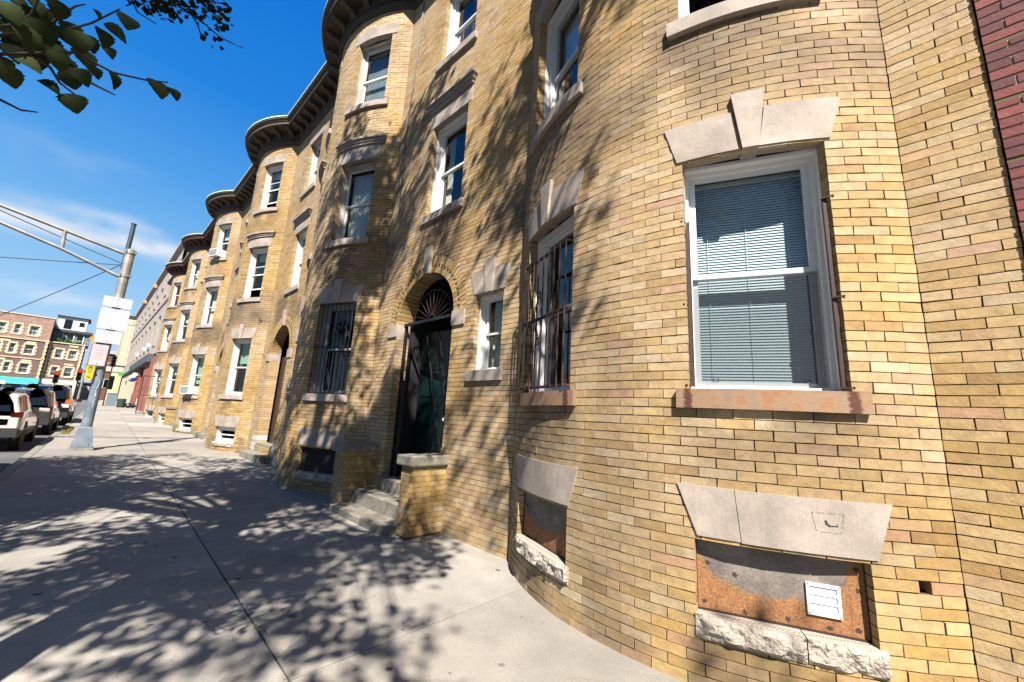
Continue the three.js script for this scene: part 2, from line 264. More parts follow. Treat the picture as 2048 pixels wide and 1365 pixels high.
// how weathered the brick at (u, y) of house h is: 0 clean .. 1 black with soot
const opt0 = (s, u) => !s.bay && u > 0;
function soot(h, s, u, y) {
  if (opt0(s, u)) return 0; const key = h * 13 + (s.bay ? 1 : 7), n = fbm(u * 1.3 + key * 5, y * .9, 90 + h, 4), f = vnoise(u * 6 + key, y * 2.2, 93);
  let k = smooth(.5, .8, n) * .42 + .12 * smooth(.45, .75, f);
  const under = (c, w, top, drop, str) => { const dx = Math.abs(u - c) / w, dy = (top - y) / drop; if (dx < 1.15 && dy > -.02 && dy < 1) k = Math.max(k, str * (1 - dy * .8) * smooth(.3, .62, f * .6 + n * .5) * (dx < .8 ? 1 : .5)); };
  if (s.bay) { for (const sd of [-1, 1]) for (const t of [1.8, 5.08, 8.42]) under(sd * au(22), au(12.5), t, .85, .95); const c = smooth(3.9, 4.6, y) * (1 - smooth(5.2, 5.6, y)) * smooth(.28, .55, .45 * n + .55 * fbm(u * 2.2 + 31 + h, y * 1.6, 191, 3)) * (.6 + .4 * f); k = Math.max(k, c); if (y < .42 + .25 * f) k = Math.max(k, .7 * smooth(.3, .6, f)); if (s.zc < -5) k = Math.max(k, smooth(3.9, 4.6, y) * (1 - smooth(5, 5.6, y)) * smooth(.3, .55, n)); }
  else { under(s.wz || 0, .65, 5.05, .95, 1); under(s.wz || 0, .65, 8.35, .6, .5); under((s.wz || 0) + 1.35, .42, 2.15, .55, .7); k = Math.max(k, smooth(3.6, 4.5, y) * (1 - smooth(4.9, 5.3, y)) * smooth(.36, .58, n) * .95); if (y < .3 + .3 * f) k = Math.max(k, .5 * smooth(.4, .7, f)); }
  return k;
}
function bricks(house, h, s, u0, u1, yb, yt, opens, field, cand, opt = {}) {
  const r = rngOf(1000 + h * 77 + (s.bay ? 5 : 0) + (opt.seed || 0)), rows0 = Math.floor(yb / C) - 1, rows1 = Math.floor(yt / C);
  for (let k = rows0; k <= rows1; k++) {
    const y0 = k * C + JT / 2, y1 = Math.min((k + 1) * C - JT / 2, yt), ym = (y0 + y1) / 2; if (y1 - y0 < .015) continue;
    const holes = opens.map(o => { const q = inOpen(o, ym); if (o.arch && o.ring && ym > o.spring) { const w = Math.sqrt(Math.max(0, (o.r + o.ring) ** 2 - (ym - o.spring) ** 2)); return w > 0 && ym < o.spring + o.r + o.ring ? [o.uc - w, o.uc + w, 0] : null; } return q ? [q[0], q[1], o.deep || .105] : null; }).filter(Boolean);
    const off = ((k % 2 + 2) % 2) * BL / 2 + (r() - .5) * .012;
    const base = (opt.base && ym < opt.base ? .012 : 0) + (r() - .5) * .001;
    let runs = [[u0, u1, 0, 0]];                                // solid stretches of this course: [from, to, reveal depth at either end]
    for (const hh of holes) { const nx = []; for (const [a, b, p, q] of runs) { if (b <= hh[0] || a >= hh[1]) { nx.push([a, b, p, q]); continue; } if (a < hh[0] - .01) nx.push([a, hh[0], p, hh[2]]); if (b > hh[1] + .01) nx.push([hh[1], b, hh[2], q]); } runs = nx; }
    for (const [ra, rb, pa, pb] of runs) {
      const cuts = [ra]; for (let i = Math.ceil((ra - off) / BL); off + i * BL < rb; i++) { const c = off + i * BL; if (c - ra > .075 && rb - c > .075) cuts.push(c); } cuts.push(rb);
      for (let i = 0; i < cuts.length - 1; i++) {
        const a = cuts[i], b = cuts[i + 1], dpa = i === 0 ? pa : 0, dpb = i === cuts.length - 2 ? pb : 0, dp = Math.max(dpa, dpb);
        const ci = pickBuff(r), st = soot(h, s, (a + b) / 2, ym), rs = r(), e = JT / 2 * (.6 + r() * .8), dd = base + (r() - .5) * .0035;
        const A = a + (dpa ? 0 : e), B = b - (dpb ? 0 : e), pc = opt.paint && opt.paint((a + b) / 2, ym, rs);
        const bl = bleach(s, (a + b) / 2, ym), full = Math.abs(b - a - BL) < .002 && !dp && !pc && st < .1;
        const put = () => {
          const c0 = pc || buffs[ci].clone().lerp(pales[ci], bl), v = .94 + rs * .12, kk = .62 + .3 * rs, tone = d => [lerp(c0.r * v, .075, d * kk), lerp(c0.g * v, .052, d * kk), lerp(c0.b * v, .03, d * kk)];
          field.col = tone(st); if (st > .02 || rs < .3) field.qc = [[a, y0], [b, y0], [b, y1], [a, y1]].map(([p, q]) => tone(soot(h, s, p, q)));
          field.uo = [rs * 7.3, ((rs * 977) % 1) * 5];
          const j = (hash2(Math.round(a * 1000), k, 5 + h) - .5) * .002, din = dp ? -dp : -.03;
          const w = q => (hash2(Math.round(a * 1000) + q, k, 11) ** 3) * .004; field.hex([s.pt(A, din, y0), s.pt(B, din, y0), s.pt(B, din, y1), s.pt(A, din, y1), s.pt(A + w(1), dd + j, y0 + w(2)), s.pt(B - w(3), dd - j, y0 + w(4)), s.pt(B - w(5), dd - j, y1 - w(6)), s.pt(A + w(7), dd + j * .5, y1 - w(8))], 'b');
        };
        if (cand && full) { const f = s.frame((a + b) / 2, ym, dd); if (shown(f.p)) { const d = Math.hypot(f.p[0], f.p[1] - 1.65, f.p[2]), fc = -(f.p[0] * Math.sin(f.ry) + f.p[2] * Math.cos(f.ry)) / d; if (fc > .12) { cand.push({ f, size: fc / (d * d), ci, bl, st, rs, put, g: Math.floor(r() * 6) }); continue; } } }
        put();
      }
    }
  }
}
function placeBricks(house, cand, limit = 300) {              // the ones that show largest are bricks of their own, the rest go into the field
  cand.sort((p, q) => q.size - p.size);
  cand.forEach((c, i) => {
    if (i >= limit) { c.put(); return; }
    const m = brickMats[c.ci][Math.min(3, Math.floor(c.bl * 4))];
    const o = new THREE.Mesh(brickGeos[c.g], m); o.name = 'brick'; o.position.set(...c.f.p); o.rotation.y = c.f.ry + (c.rs - .5) * .012; o.castShadow = o.receiveShadow = true; house.add(o);
  });
}

// ------------------------------------------------------------------ windows
const winCache = {};
function windowUnit(house, f, w, h, o = {}) {                  // local: x right, y up, z outward; the face of the wall is z = 0
  const g = sub(o.name || 'window', house); g.position.set(...f.p); g.rotation.y = f.ry;
  const rv = o.reveal ?? .165, fw = o.fw ?? .055, key = [w, h, rv, fw, o.small ? 1 : 0, o.split ?? .5, o.plain ? 1 : 0].map(v => v.toFixed(3)).join();
  const m = o.frame || M.white, W = w / 2;
  if (!winCache[key]) {
    const a = new GB(), z0 = -rv - .11, z1 = -rv; if (!o.plain) a.box(-W, 0, -rv, -W + .02, h, -.1).box(W - .02, 0, -rv, W, h, -.1).box(-W + .02, h - .03, -rv, W - .02, h, -.1);              // fixed frame with a stepped outer edge
    a.box(-W, 0, z0, -W + fw, h, z1).box(W - fw, 0, z0, W, h, z1).box(-W + fw, h - fw * 1.25, z0, W - fw, h, z1 - .004).box(-W + fw, 0, z0, W - fw, fw * .8, z1 + .012);
    a.box(-W + fw, fw * .8, z0, -W + fw + .014, h - fw * 1.25, z1 - .03).box(W - fw - .014, fw * .8, z0, W - fw, h - fw * 1.25, z1 - .03);
    const sash = (y0, y1, z) => { const b = new GB(), l = -W + fw + .015, r = W - fw - .015, t = o.small ? .03 : .042; b.box(l, y0, z - .03, l + t, y1, z).box(r - t, y0, z - .03, r, y1, z).box(l + t, y0, z - .03, r - t, y0 + t, z - .002).box(l + t, y1 - t * .8, z - .03, r - t, y1, z - .002); const p = new GB(); p.quad([l + t, y0 + t, z - .016], [r - t, y0 + t, z - .016], [r - t, y1 - t * .8, z - .016], [l + t, y1 - t * .8, z - .016]); return [b.geo(), p.geo()]; };
    const yb = fw * .8, yt = h - fw * 1.25, ym = lerp(yb, yt, o.split ?? .5);
    winCache[key] = { fr: a.geo(), up: sash(ym - .015, yt, z1 - .035), lo: sash(yb, ym + .02, z1 - .07) };
  }
  const q = winCache[key];
  add('frame', q.fr, m, g);
  add('sash', q.up[0], o.sash || M.alu, g); add('pane', q.up[1], M.glass, g);
  const lift = o.open || 0, lo = add('sash', q.lo[0], o.sash || M.alu, g), lp = add('pane', q.lo[1], M.glass, g); lo.position.y = lp.position.y = lift;
  const zb = -rv - .19, l = -W + fw, r = W - fw;
  if (o.blind === 'venetian') { const b = new GB(), y1 = h - .07, y0 = o.blindTo ?? .1; for (let y = y0; y < y1; y += .0235) b.quad([l, y - .0112, zb + .0055], [r, y - .0112, zb + .0055], [r, y + .0116, zb - .0055], [l, y + .0116, zb - .0055]); for (const x of [-.3, 0, .3]) b.bar([x * w, y0, zb + .016], [x * w, y1, zb + .016], .003); b.box(l, y1, zb - .02, r, y1 + .03, zb + .02).box(l, y0 - .025, zb - .014, r, y0 - .012, zb + .014); b.build('blind', M.blind, g).userData.kind = 'stuff'; }
  if (o.blind === 'shade') { const b = new GB(), y0 = lerp(h, 0, o.drop ?? .45); b.box(l, y0, zb - .003, r, h - .06, zb).box(l, y0 - .02, zb - .006, r, y0, zb + .004); b.build('roller_shade', o.shadeMat || M.blind, g); }
  if (o.blind === 'curtain') { const b = new GB(), n = 28; for (const [x0, x1] of [[l, l + w * (o.drop ?? .3)], [r - w * (o.drop ?? .3), r]]) for (let i = 0; i < n; i++) { const X = k => lerp(x0, x1, k / n), Z = k => zb - .03 + .014 * Math.sin(k * 1.3); b.quad([X(i), .05, Z(i)], [X(i + 1), .05, Z(i + 1)], [X(i + 1), h - .05, Z(i + 1)], [X(i), h - .05, Z(i)]); } b.build('curtain', o.shadeMat || M.curtain, g); }
  return g;
}
M.greyFrame = std(0x8d9296, .5); M.curtain = std(0xb9b6ad, .9, { side: THREE.DoubleSide }); M.shadeGreen = std(0x7fa08c, .85, { side: THREE.DoubleSide }); M.redThing = std(0x9a3a26, .8);
M.paintWhite = std(0xd9d6cd, .8, { map: stoneMap }); M.tealDoor = std(0x0a1f1c, .35); M.brownDoor = std(0x4b2a1a, .5); M.blackPaint = std(0x16171a, .35);
M.rustPanel = (() => {
  const W = 768, H = 512, t = texture(W, 0, (u, v) => { const n = fbm(u * 7, v * 5, 111, 5), f = fbm(u * 110, v * 70, 113, 4), s = hash2(Math.floor(u * W), Math.floor(v * H), 9); const edge = .56 - .26 * Math.sin(Math.PI * clamp(u * 1.05)) + .42 * (u > .78 ? smooth(.78, 1, u) : 0) + .22 * (u < .2 ? smooth(.2, 0, u) : 0) + (n - .5) * .36 + (f - .5) * .22; const rust = smooth(-.03, .03, edge - v + .0); const g = .40 + .22 * (n - .5) + .16 * (f - .5) + (s - .5) * .05; const k = .72 + .5 * (f - .45) + (s - .5) * .25; let c = [lerp(g * 1.02, .68 * k, rust), lerp(g * .94, .47 * k, rust), lerp(g * .86, .28 * k, rust)]; const spots = [[.05, .1], [.3, .06], [.55, .08], [.78, .07], [.93, .1], [.95, .55], [.95, .8], [.08, .6], [.25, .5], [.03, .92]]; for (const [a, b] of spots) { const d = Math.hypot((u - a) * 1.9, v - b) + (f - .5) * .03; c = c.map((q, i) => lerp(q, [.17, .1, .08][i], .85 * (1 - smooth(.018, .04, d)))); } const run = smooth(.62, .75, fbm(u * 40, v * 3, 117, 3)) * .25 * rust; return c.map((q, i) => lerp(q, [.33, .18, .1][i], run)); });
  t.wrapS = t.wrapT = THREE.ClampToEdgeWrapping; return std(0xffffff, .9, { map: t, bumpMap: t, bumpScale: .004 });
})();
M.sillRust = texture(512, 0, (u, v) => { const n = fbm(u * 14, v * 2, 121, 5), f = fbm(u * 70, v * 10, 123, 4), s = hash2(Math.floor(u * 512), Math.floor(v * 512), 19); let k = .74 + .2 * (n - .5) + (s - .5) * .08; let c = [k, k * .9, k * .78]; const tan = smooth(.4, .7, n + .25 * (f - .5)); c = c.map((q, i) => lerp(q, [.74, .53, .36][i], tan * .65)); for (const [a, w] of [[.07, .022], [.915, .03]]) { const d = Math.abs(u - a + (f - .5) * .03) / w; c = c.map((q, i) => lerp(q, [.36, .19, .11][i], .85 * (1 - smooth(.5, 1.4, d + (n - .4))))); } return c; });
M.sillRust.wrapS = M.sillRust.wrapT = THREE.ClampToEdgeWrapping;

const bayWin = (s, side, y) => { const a = side * au(22.05), ah = R(10.45); const f = s.frame(a, y, RB * (Math.cos(ah) - 1)); return f; };
const WW = 2 * RB * Math.sin(R(10.45));
const F = [[1.94, 3.83], [5.23, 7.11], [8.55, 10.385]];

function cornice(house, zc, z0, z1, m, style) {                // z0..z1: flat stretch beyond the bay (towards -z)
  const aOf = d => Math.acos(clamp((XC - XW + d) / (RB + d), -1, 1)), zo = d => (RB + d) * Math.sin(aOf(d));
  const sweep = (prof, arc) => { const g = new GB(), n = arc ? 36 : 1; for (let k = 0; k < prof.length - 1; k++) for (let i = 0; i < n; i++) { const P = (q, t) => { const [d, y] = prof[q]; if (arc) { const a = aOf(d) * (t * 2 - 1); return [XC - (RB + d) * Math.cos(a), y, zc + (RB + d) * Math.sin(a)]; } return [XW - d, y, lerp(zc - PER + zo(d), zc - zo(d), t)]; }; const A = P(k, i / n), B = P(k, (i + 1) / n), Cc = P(k + 1, (i + 1) / n), D = P(k + 1, i / n), w = Math.hypot(prof[k + 1][0] - prof[k][0], prof[k + 1][1] - prof[k][1]) + k * .13; g.quad(A, B, Cc, D, [[i * .12, w * 0], [i * .12 + .12, 0], [i * .12 + .12, w], [i * .12, w]]); } return g; };
  const Y = 11.05;
  const low = [[-.03, Y - .03], [.045, Y - .03], [.045, Y + .03], [.075, Y + .05], [.075, Y + .11], [.04, Y + .11], [.04, Y + .19]];
  const fr = [[.04, Y + .19], [.105, Y + .19], [.105, Y + .22], [.06, Y + .235], [.06, Y + .41], [.09, Y + .425], [.09, Y + .46], [.5, Y + .465]];
  const top = [[.5, Y + .465], [.5, Y + .56], [.53, Y + .575], [.53, Y + .6], [.575, Y + .64], [.585, Y + .7]];
  const cap = [[.585, Y + .7], [.6, Y + .7], [.6, Y + .735], [.4, Y + .76], [-1.4, Y + .77]];
  const c = sub('cornice', house);
  for (const arc of [true, false]) { sweep(low, arc).build('architrave', m, c); sweep(fr, arc).build('frieze', m, c); sweep(top, arc).build('fascia', style.fascia || m, c); sweep(cap, arc).build('flashing', style.cap || M.copper, c); }
  const dent = new GB(), D = (s, u) => block(dent, s, Y + .115, Y + .175, u - .02, u + .02, u - .02, u + .02, .03, .085);
  const s = baySurf(zc), fl = flatSurf();
  for (let u = -UA + .05; u < UA - .04; u += .075) D(s, u);
  for (let z = zc - PER + HC + .08; z < zc - HC - .05; z += .075) D(fl, z);
  dent.build('dentils', m, c).userData.kind = 'stuff';
  const bracket = (fr_) => {                                    // scrolled console
    const key = 'bracket'; if (!winCache[key]) { const b = new GB(), w = .075, pr = [[.06, -.0], [.10, -.0], [.135, .03], [.14, .07], [.20, .10], [.30, .115], [.40, .15], [.44, .19], [.44, .225], [.06, .225]]; for (let i = 0; i < pr.length - 1; i++) { const [d0, y0] = pr[i], [d1, y1] = pr[i + 1]; b.quad([-w, y0, d0], [w, y0, d0], [w, y1, d1], [-w, y1, d1]); }
      for (const sd of [-1, 1]) for (let i = 1; i < pr.length - 2; i++) { const a = [sd * w, pr[i][1], pr[i][0]], b2 = [sd * w, pr[i + 1][1], pr[i + 1][0]], c2 = [sd * w, .225, .06]; sd > 0 ? b.tri(a, c2, b2, [0, 0], [.1, 0], [0, .1]) : b.tri(a, b2, c2, [0, 0], [.1, 0], [0, .1]); } b.box(-w - .012, .225, .05, w + .012, .245, .46); winCache[key] = b.geo(); }
    const o = add('bracket', winCache[key], m, c); o.position.set(...fr_.p); o.rotation.y = fr_.ry;
  };
  for (let k = 0; k < 8; k++) bracket(s.frame(lerp(-UA * .87, UA * .87, k / 7), Y + .225));
  const nb = 7; for (let k = 0; k < nb; k++) bracket(fl.frame(lerp(zc - PER + HC + .48, zc - HC - .48, k / (nb - 1)), Y + .225));
}

// ------------------------------------------------------------------ the row of yellow brick houses
const houseLabels = [
  'nearest yellow brick row house with round bay, rusty basement panels and arched doorway',
  'second yellow brick row house with tree shade on its bay and black barred window',
  'third yellow brick row house, sunlit bay with wide white window frames and granite steps',
  'fourth yellow brick row house with air conditioners in two bay windows',
  'fifth yellow brick row house with dark red cornice and white framed windows',
  'last yellow brick row house before the pinkish commercial building'];
const houses = [];
for (let h = 0; h < 6; h++) {
  const zc = Z1 - h * PER, H = thing('row_house', houseLabels[h], 'house', [0, 0, 0], 0, 'yellow brick row houses'); houses.push(H);
  const s = baySurf(zc), fl = flatSurf(), z0 = zc - PER + HC, z1 = zc - HC; const wz = zc - 3.86; fl.wz = wz;   // wz: middle of the flat wall's windows
  const yb = gh(z1) - .1, YT = 11.06;
  const bayOpen = [], oy = [[.44, .93], ...F];
  if (h === 0) bayOpen.push({ u0: au(37.7), u1: au(39.2), y0: .765, y1: .85, deep: .09 });
  for (const sd of [-1, 1]) for (const [a, b] of oy) bayOpen.push({ u0: sd * au(22.05) - au(10.45), u1: sd * au(22.05) + au(10.45), y0: a, y1: b, deep: a < 1 ? .14 : .105 });
  const dz = zc - 4.1, doorR = .815, spring = 3.27;
  const flOpen = [{ arch: true, uc: dz, r: doorR, spring, y0: .5, ring: .305, deep: .3 }, { u0: wz - .515, u1: wz + .515, y0: 5.23, y1: 7.13 }, { u0: wz - .515, u1: wz + .515, y0: 8.57, y1: 10.4 }, { u0: zc - 2.765, u1: zc - 2.175, y0: 2.3, y1: 3.45 }];
  const wall = new GB(); sheet(wall, s, -UA, UA, yb, YT, bayOpen, -.012); sheet(wall, fl, z0, z1, yb, YT, flOpen, -.012); if (h === 0) sheet(wall, fl, zc + HC, .668, yb, YT, [], -.012);
  wall.build('mortar_wall', M.mortar, H);
  const field = new GB(); field.useCol = true; const cand = h < 2 ? [] : null;
  bricks(H, h, s, -UA, UA, yb, YT, bayOpen, field, cand);
  bricks(H, h, fl, z0, z1, yb, YT, flOpen, field, cand, { base: 1.18, seed: 3, paint: h === 1 ? (u, y, q) => y < .5 + q * .3 && Math.abs(Math.abs(u - dz) - .98) < .16 ? new THREE.Color(.45, .47, .5) : null : null });
  if (h === 0) bricks(H, h, fl, zc + HC, .668, yb, YT, [], field, cand, { seed: 9 });
  if (cand) placeBricks(H, cand);
  tag(field.build('brick_field', M.brick, H), null, null, null, 'stuff');
  // interior shell so that rooms are dark
  const sh = new GB(), zn = h === 0 ? .66 : zc + HC + .02, zf = h === 5 ? z0 - 3.0 : zc - PER + HC + .02;
  sh.box(XW + 7.9, 0, zf, XW + 8, 11.6, zn).box(XW + .02, 11.55, zf, XW + 8, 11.6, zn).box(XW + .16, 0, zf - .05, XW + 8, 11.55, zf).box(XW + .3, 4.7, zf, XW + 7.9, 4.8, zn).box(XW + .3, 8.0, zf, XW + 7.9, 8.1, zn).box(XW + .3, 1.2, zf, XW + 7.9, 1.25, dz - 1.05).box(XW + .3, 1.2, dz + 1.05, XW + 7.9, 1.25, zn).box(XW + 3.6, 0, zf, XW + 3.7, 11.5, zn);
  if (h === 0) sh.box(XW + .2, 0, .6, XW + 8, 11.55, .66);
  sh.build('inner_wall', M.room, H);
  cornice(H, zc, z0, z1, h >= 4 ? M.corniceBrown : M.cornice, {});

  // bay stones and windows
  for (const sd of [1, -1]) {
    const m = sd * au(22.05), L = a => m - au(a), Q = a => m + au(a);
    // ground floor: flat arch of two stones and a keystone
    block(new GB(), s, 3.83, 4.17, L(11.3), L(1.3), L(13.3), L(2.4), -.115, .012).build('lintel_stone', M.stone, H);
    block(new GB(), s, 3.83, 4.17, Q(1.3), Q(11.3), Q(2.4), Q(13.3), -.115, .012).build('lintel_stone', M.stone, H);
    block(new GB(), s, 3.815, 4.31, L(1.2), Q(1.2), L(2.45), Q(2.45), -.12, .04).build('keystone', M.stone, H);
    { const sillG = block(new GB(), s, 1.80, 1.94, L(12.3), Q(12.3), L(12.3), Q(12.3), -.115, .045); let mt = M.stone; if (h === 0) { mt = M.sill0 || (M.sill0 = std(0xb4a698, .88, { map: M.sillRust, bumpMap: stoneBump, bumpScale: .0015 })); for (let i = 0; i < sillG.t.length; i += 2) { sillG.t[i] = (sillG.t[i] - L(12.3)) / (2 * au(12.3)); sillG.t[i + 1] = (sillG.t[i + 1] - 1.8) / .14; } } sillG.build('sill', mt, H); }
    // second floor: plain lintel under a moulded hood
    block(new GB(), s, 7.11, 7.45, L(12.4), Q(12.4), L(12.9), Q(12.9), -.115, .012).build('lintel_stone', M.stone, H);
    { const g = new GB(); block(g, s, 7.45, 7.5, L(13.2), Q(13.2), L(13.4), Q(13.4), -.02, .05); block(g, s, 7.5, 7.56, L(13.7), Q(13.7), L(14.4), Q(14.4), -.02, .075); block(g, s, 7.56, 7.61, L(14.6), Q(14.6), L(14.8), Q(14.8), -.02, .115); g.build('hood_mould', M.stone, H); }
    block(new GB(), s, 5.09, 5.23, L(12.3), Q(12.3), L(12.3), Q(12.3), -.115, .05).build('sill', M.stone, H);
    block(new GB(), s, 10.385, 10.67, L(13), Q(13), L(13.4), Q(13.4), -.115, .012).build('lintel_stone', M.stone, H);
    block(new GB(), s, 8.42, 8.55, L(13), Q(13), L(13), Q(13), -.115, .06).build('sill', M.stone, H);
    // basement
    if (h === 0 && sd === 1) { // cracked lintel in two stones
      block(new GB(), s, .93, 1.26, L(10), L(4.4), L(12.6), L(5.0), -.14, .013).build('lintel_stone', M.stone, H); block(new GB(), s, .925, 1.255, L(4.3), Q(11.3), L(4.9), Q(13.6), -.14, .012).build('lintel_stone', M.stone, H);
    } else block(new GB(), s, .93, 1.26, L(10.9), Q(10.9), L(13.2), Q(13.2), -.14, .012).build('lintel_stone', M.stone, H);
    const jr = rngOf(40 + h * 2 + sd), jag = (u, y, edge) => edge ? (vnoise(u * 30, y * 30, 7 + h) - .6) * .018 : (fbm(u * 16, y * 16, 6 + h, 4) - .25) * .075;
    for (const [a, b] of [[-10.6, 2.4], [2.55, 11.3]]) block(new GB(), s, .30, .44, m + au(a), m + au(b), m + au(a), m + au(b), -.14, .012, 22, 5, jag).build('basement_sill', M.stoneRough, H);
    const bf = s.frame(m, .44, RB * (Math.cos(R(10.45)) - 1));
    if (h < 2) {
      const P = sub('basement_panel', H); P.position.set(bf.p[0] - Math.sin(bf.ry) * .045, bf.p[1], bf.p[2] - Math.cos(bf.ry) * .045); P.rotation.y = bf.ry;
      const g = new GB(), hw = WW / 2 - .004; g.quad([-hw, 0, -.03], [hw, 0, -.03], [hw, .5, -.03], [-hw, .5, -.03], [[0, 0], [1, 0], [1, 1], [0, 1]]); g.box(-hw, -.01, -.05, hw, .5, -.031);
      const pm = h === 0 ? M.rustPanel : M.dark; g.build('plate', pm, P);
      const e = new GB(); e.bar([-hw + .006, 0, -.024], [-hw + .006, .5, -.024], .012).bar([hw - .006, 0, -.024], [hw - .006, .5, -.024], .012).bar([-hw, .006, -.023], [hw, .006, -.023], .012, .012, [0, 0, 1]); e.build('plate_rim', M.rust, P);
      if (h === 0 && sd === 1) { // dryer vent cover with three louvres
        const v = new GB(), x0 = .16, x1 = .34, y0 = .1, y1 = .285, z = -.03; v.box(x0, y0, z, x0 + .018, y1, z + .016).box(x1 - .018, y0, z, x1, y1, z + .016).box(x0 + .018, y0, z, x1 - .018, y0 + .018, z + .016).box(x0 + .018, y1 - .018, z, x1 - .018, y1, z + .016); v.build('vent_frame', M.alu, P);
        for (let k = 0; k < 3; k++) { const b = new GB(), yy = y0 + .018 + k * .0497, hh = .0485; b.hex([[x0 + .018, yy, z], [x1 - .018, yy, z], [x1 - .018, yy + hh, z], [x0 + .018, yy + hh, z], [x0 + .018, yy, z + .013], [x1 - .018, yy, z + .013], [x1 - .018, yy + hh, z + .004], [x0 + .018, yy + hh, z + .004]]); b.build('vent_louvre', M.white, P); }
        const sc = new GB(); for (const x of [x0 + .009, x1 - .009]) for (const y of [y0 + .009, y1 - .009]) sc.box(x - .003, y - .003, z + .016, x + .003, y + .003, z + .018); sc.build('vent_screws', M.dark, P);
      }
    } else { const bw = windowUnit(H, bf, WW - .01, .49, { name: 'basement_window', reveal: .08, plain: true, fw: h === 2 ? .09 : .05, small: true, split: .5 }); }
    for (let lv = 0; lv < 3; lv++) {
      const [y0, y1] = F[lv], f = bayWin(s, sd, y0), near = sd === 1, o = { fw: .06 };
      const pick = hash2(h, lv * 2 + sd, 55);
      if (h === 0 && lv === 0) o.blind = near ? 'venetian' : null, o.fw = .045;
      else if (h === 1 && lv === 2) { o.blind = 'venetian'; o.blindTo = .35; }
      else if (h === 1 && lv === 1) { o.blind = 'curtain'; o.drop = .48; }
      else if (h === 1 && lv === 0) { o.frame = o.sash = M.greyFrame; }
      else if (h === 2 && lv === 0) { o.blind = 'shade'; o.drop = .42; o.shadeMat = M.shadeGreen; }
      else if (h === 2) { o.open = .32; o.fw = .09; o.blind = 'shade'; o.drop = .2; }
      else if (h === 3 && lv === 0) { o.blind = 'shade'; o.drop = .7; o.shadeMat = M.shadeGreen; }
      else o.blind = ['curtain', 'shade', 'shade', null][Math.floor(pick * 4)], o.drop = .3 + pick * .15;
      if (h === 1 && lv > 0) o.frame = M.oldWhite; if (h >= 2) o.fw = .09;
      const wu = windowUnit(H, f, WW, y1 - y0, o); if (h === 0 && lv === 0 && near) { const g = new GB(); g.quad([-.43, .05, -.186], [.43, .05, -.186], [.43, .92, -.186], [-.43, .92, -.186]); g.build('insect_screen', std(0x20262b, .9, { transparent: true, opacity: .42, side: THREE.DoubleSide }), wu); const cl = new GB(); for (const x of [-.29, .31]) for (const [p, q] of [[[-.018, 0], [.018, 0]], [[.018, 0], [.014, .034]], [[.014, .034], [-.014, .034]], [[-.014, .034], [-.018, 0]]]) cl.bar([x + p[0], .075 + p[1], -.18], [x + q[0], .075 + q[1], -.18], .004); cl.build('screen_clips', M.iron, wu); }
    }
  }
  if (h === 0) { // weep hole left by a missing half brick, and a mark drawn on the cracked lintel
    block(new GB(), s, .75, .87, au(37.5), au(39.4), au(37.5), au(39.4), -.12, -.085).build('hole_back', M.dark, H);
    const mk = new GB(), W = (a, y) => s.pt(au(a), .0135, y), ln = (a0, y0, a1, y1, w) => { const dx = (a1 - a0) * .047, dy = y1 - y0, l = Math.hypot(dx, dy), nx = -dy / l * w / .047, ny = dx / l * w; mk.quad(W(a0 - nx, y0 - ny), W(a1 - nx, y1 - ny), W(a1 + nx, y1 + ny), W(a0 + nx, y0 + ny)); };
    const rect = [[26.2, 1.17], [29.9, 1.175], [29.4, 1.06], [26.6, 1.06], [26.2, 1.17]]; for (let k = 0; k < 4; k++) { const [a0, y0] = rect[k], [a1, y1] = rect[k + 1], n = k % 2 ? 8 : 12; for (let i = 0; i < n; i++) if (hash2(k, i, 3) > .25) ln(lerp(a0, a1, (i + .15) / n), lerp(y0, y1, (i + .15) / n), lerp(a0, a1, (i + .75) / n), lerp(y0, y1, (i + .75) / n), .0014); }
    ln(27.75, 1.13, 27.85, 1.105, .007); ln(27.8, 1.11, 28.2, 1.097, .006); ln(28.1, 1.098, 29.1, 1.1, .0035); ln(29.0, 1.1, 29.05, 1.112, .003); const mo = add('painted_mark', mk.geo(), std(0x2c2c2c, .8, { side: THREE.DoubleSide }), H);
  }
  // flat wall stones and windows
  const K = (y0, y1, l0, r0, l1, r1, d0, d1, nm) => block(new GB(), fl, y0, y1, l0, r0, l1, r1, d0, d1).build(nm, M.stone, H);
  K(5.09, 5.23, wz - .6, wz + .6, wz - .6, wz + .6, -.11, .05, 'sill'); K(7.13, 7.46, wz - .6, wz + .6, wz - .62, wz + .62, -.11, .012, 'lintel_stone');
  { const g = new GB(); block(g, fl, 7.46, 7.52, wz - .64, wz + .64, wz - .65, wz + .65, -.02, .05); block(g, fl, 7.52, 7.6, wz - .67, wz + .67, wz - .71, wz + .71, -.02, .08); block(g, fl, 7.6, 7.66, wz - .72, wz + .72, wz - .73, wz + .73, -.02, .125); g.build('hood_mould', M.stone, H); }
  K(8.43, 8.57, wz - .61, wz + .61, wz - .61, wz + .61, -.11, .06, 'sill'); K(10.4, 10.68, wz - .6, wz + .6, wz - .62, wz + .62, -.11, .012, 'lintel_stone');
  windowUnit(H, fl.frame(wz, 5.23), 1.03, 1.9, { fw: .07, blind: 'curtain', drop: h === 0 ? .14 : .35 }); windowUnit(H, fl.frame(wz, 8.57), 1.03, 1.83, { fw: .07, blind: h % 2 ? 'shade' : 'venetian', blindTo: .5, frame: h === 1 ? M.oldWhite : M.white });
  const sz = zc - 2.47; K(2.15, 2.3, sz - .36, sz + .36, sz - .36, sz + .36, -.11, .045, 'sill');
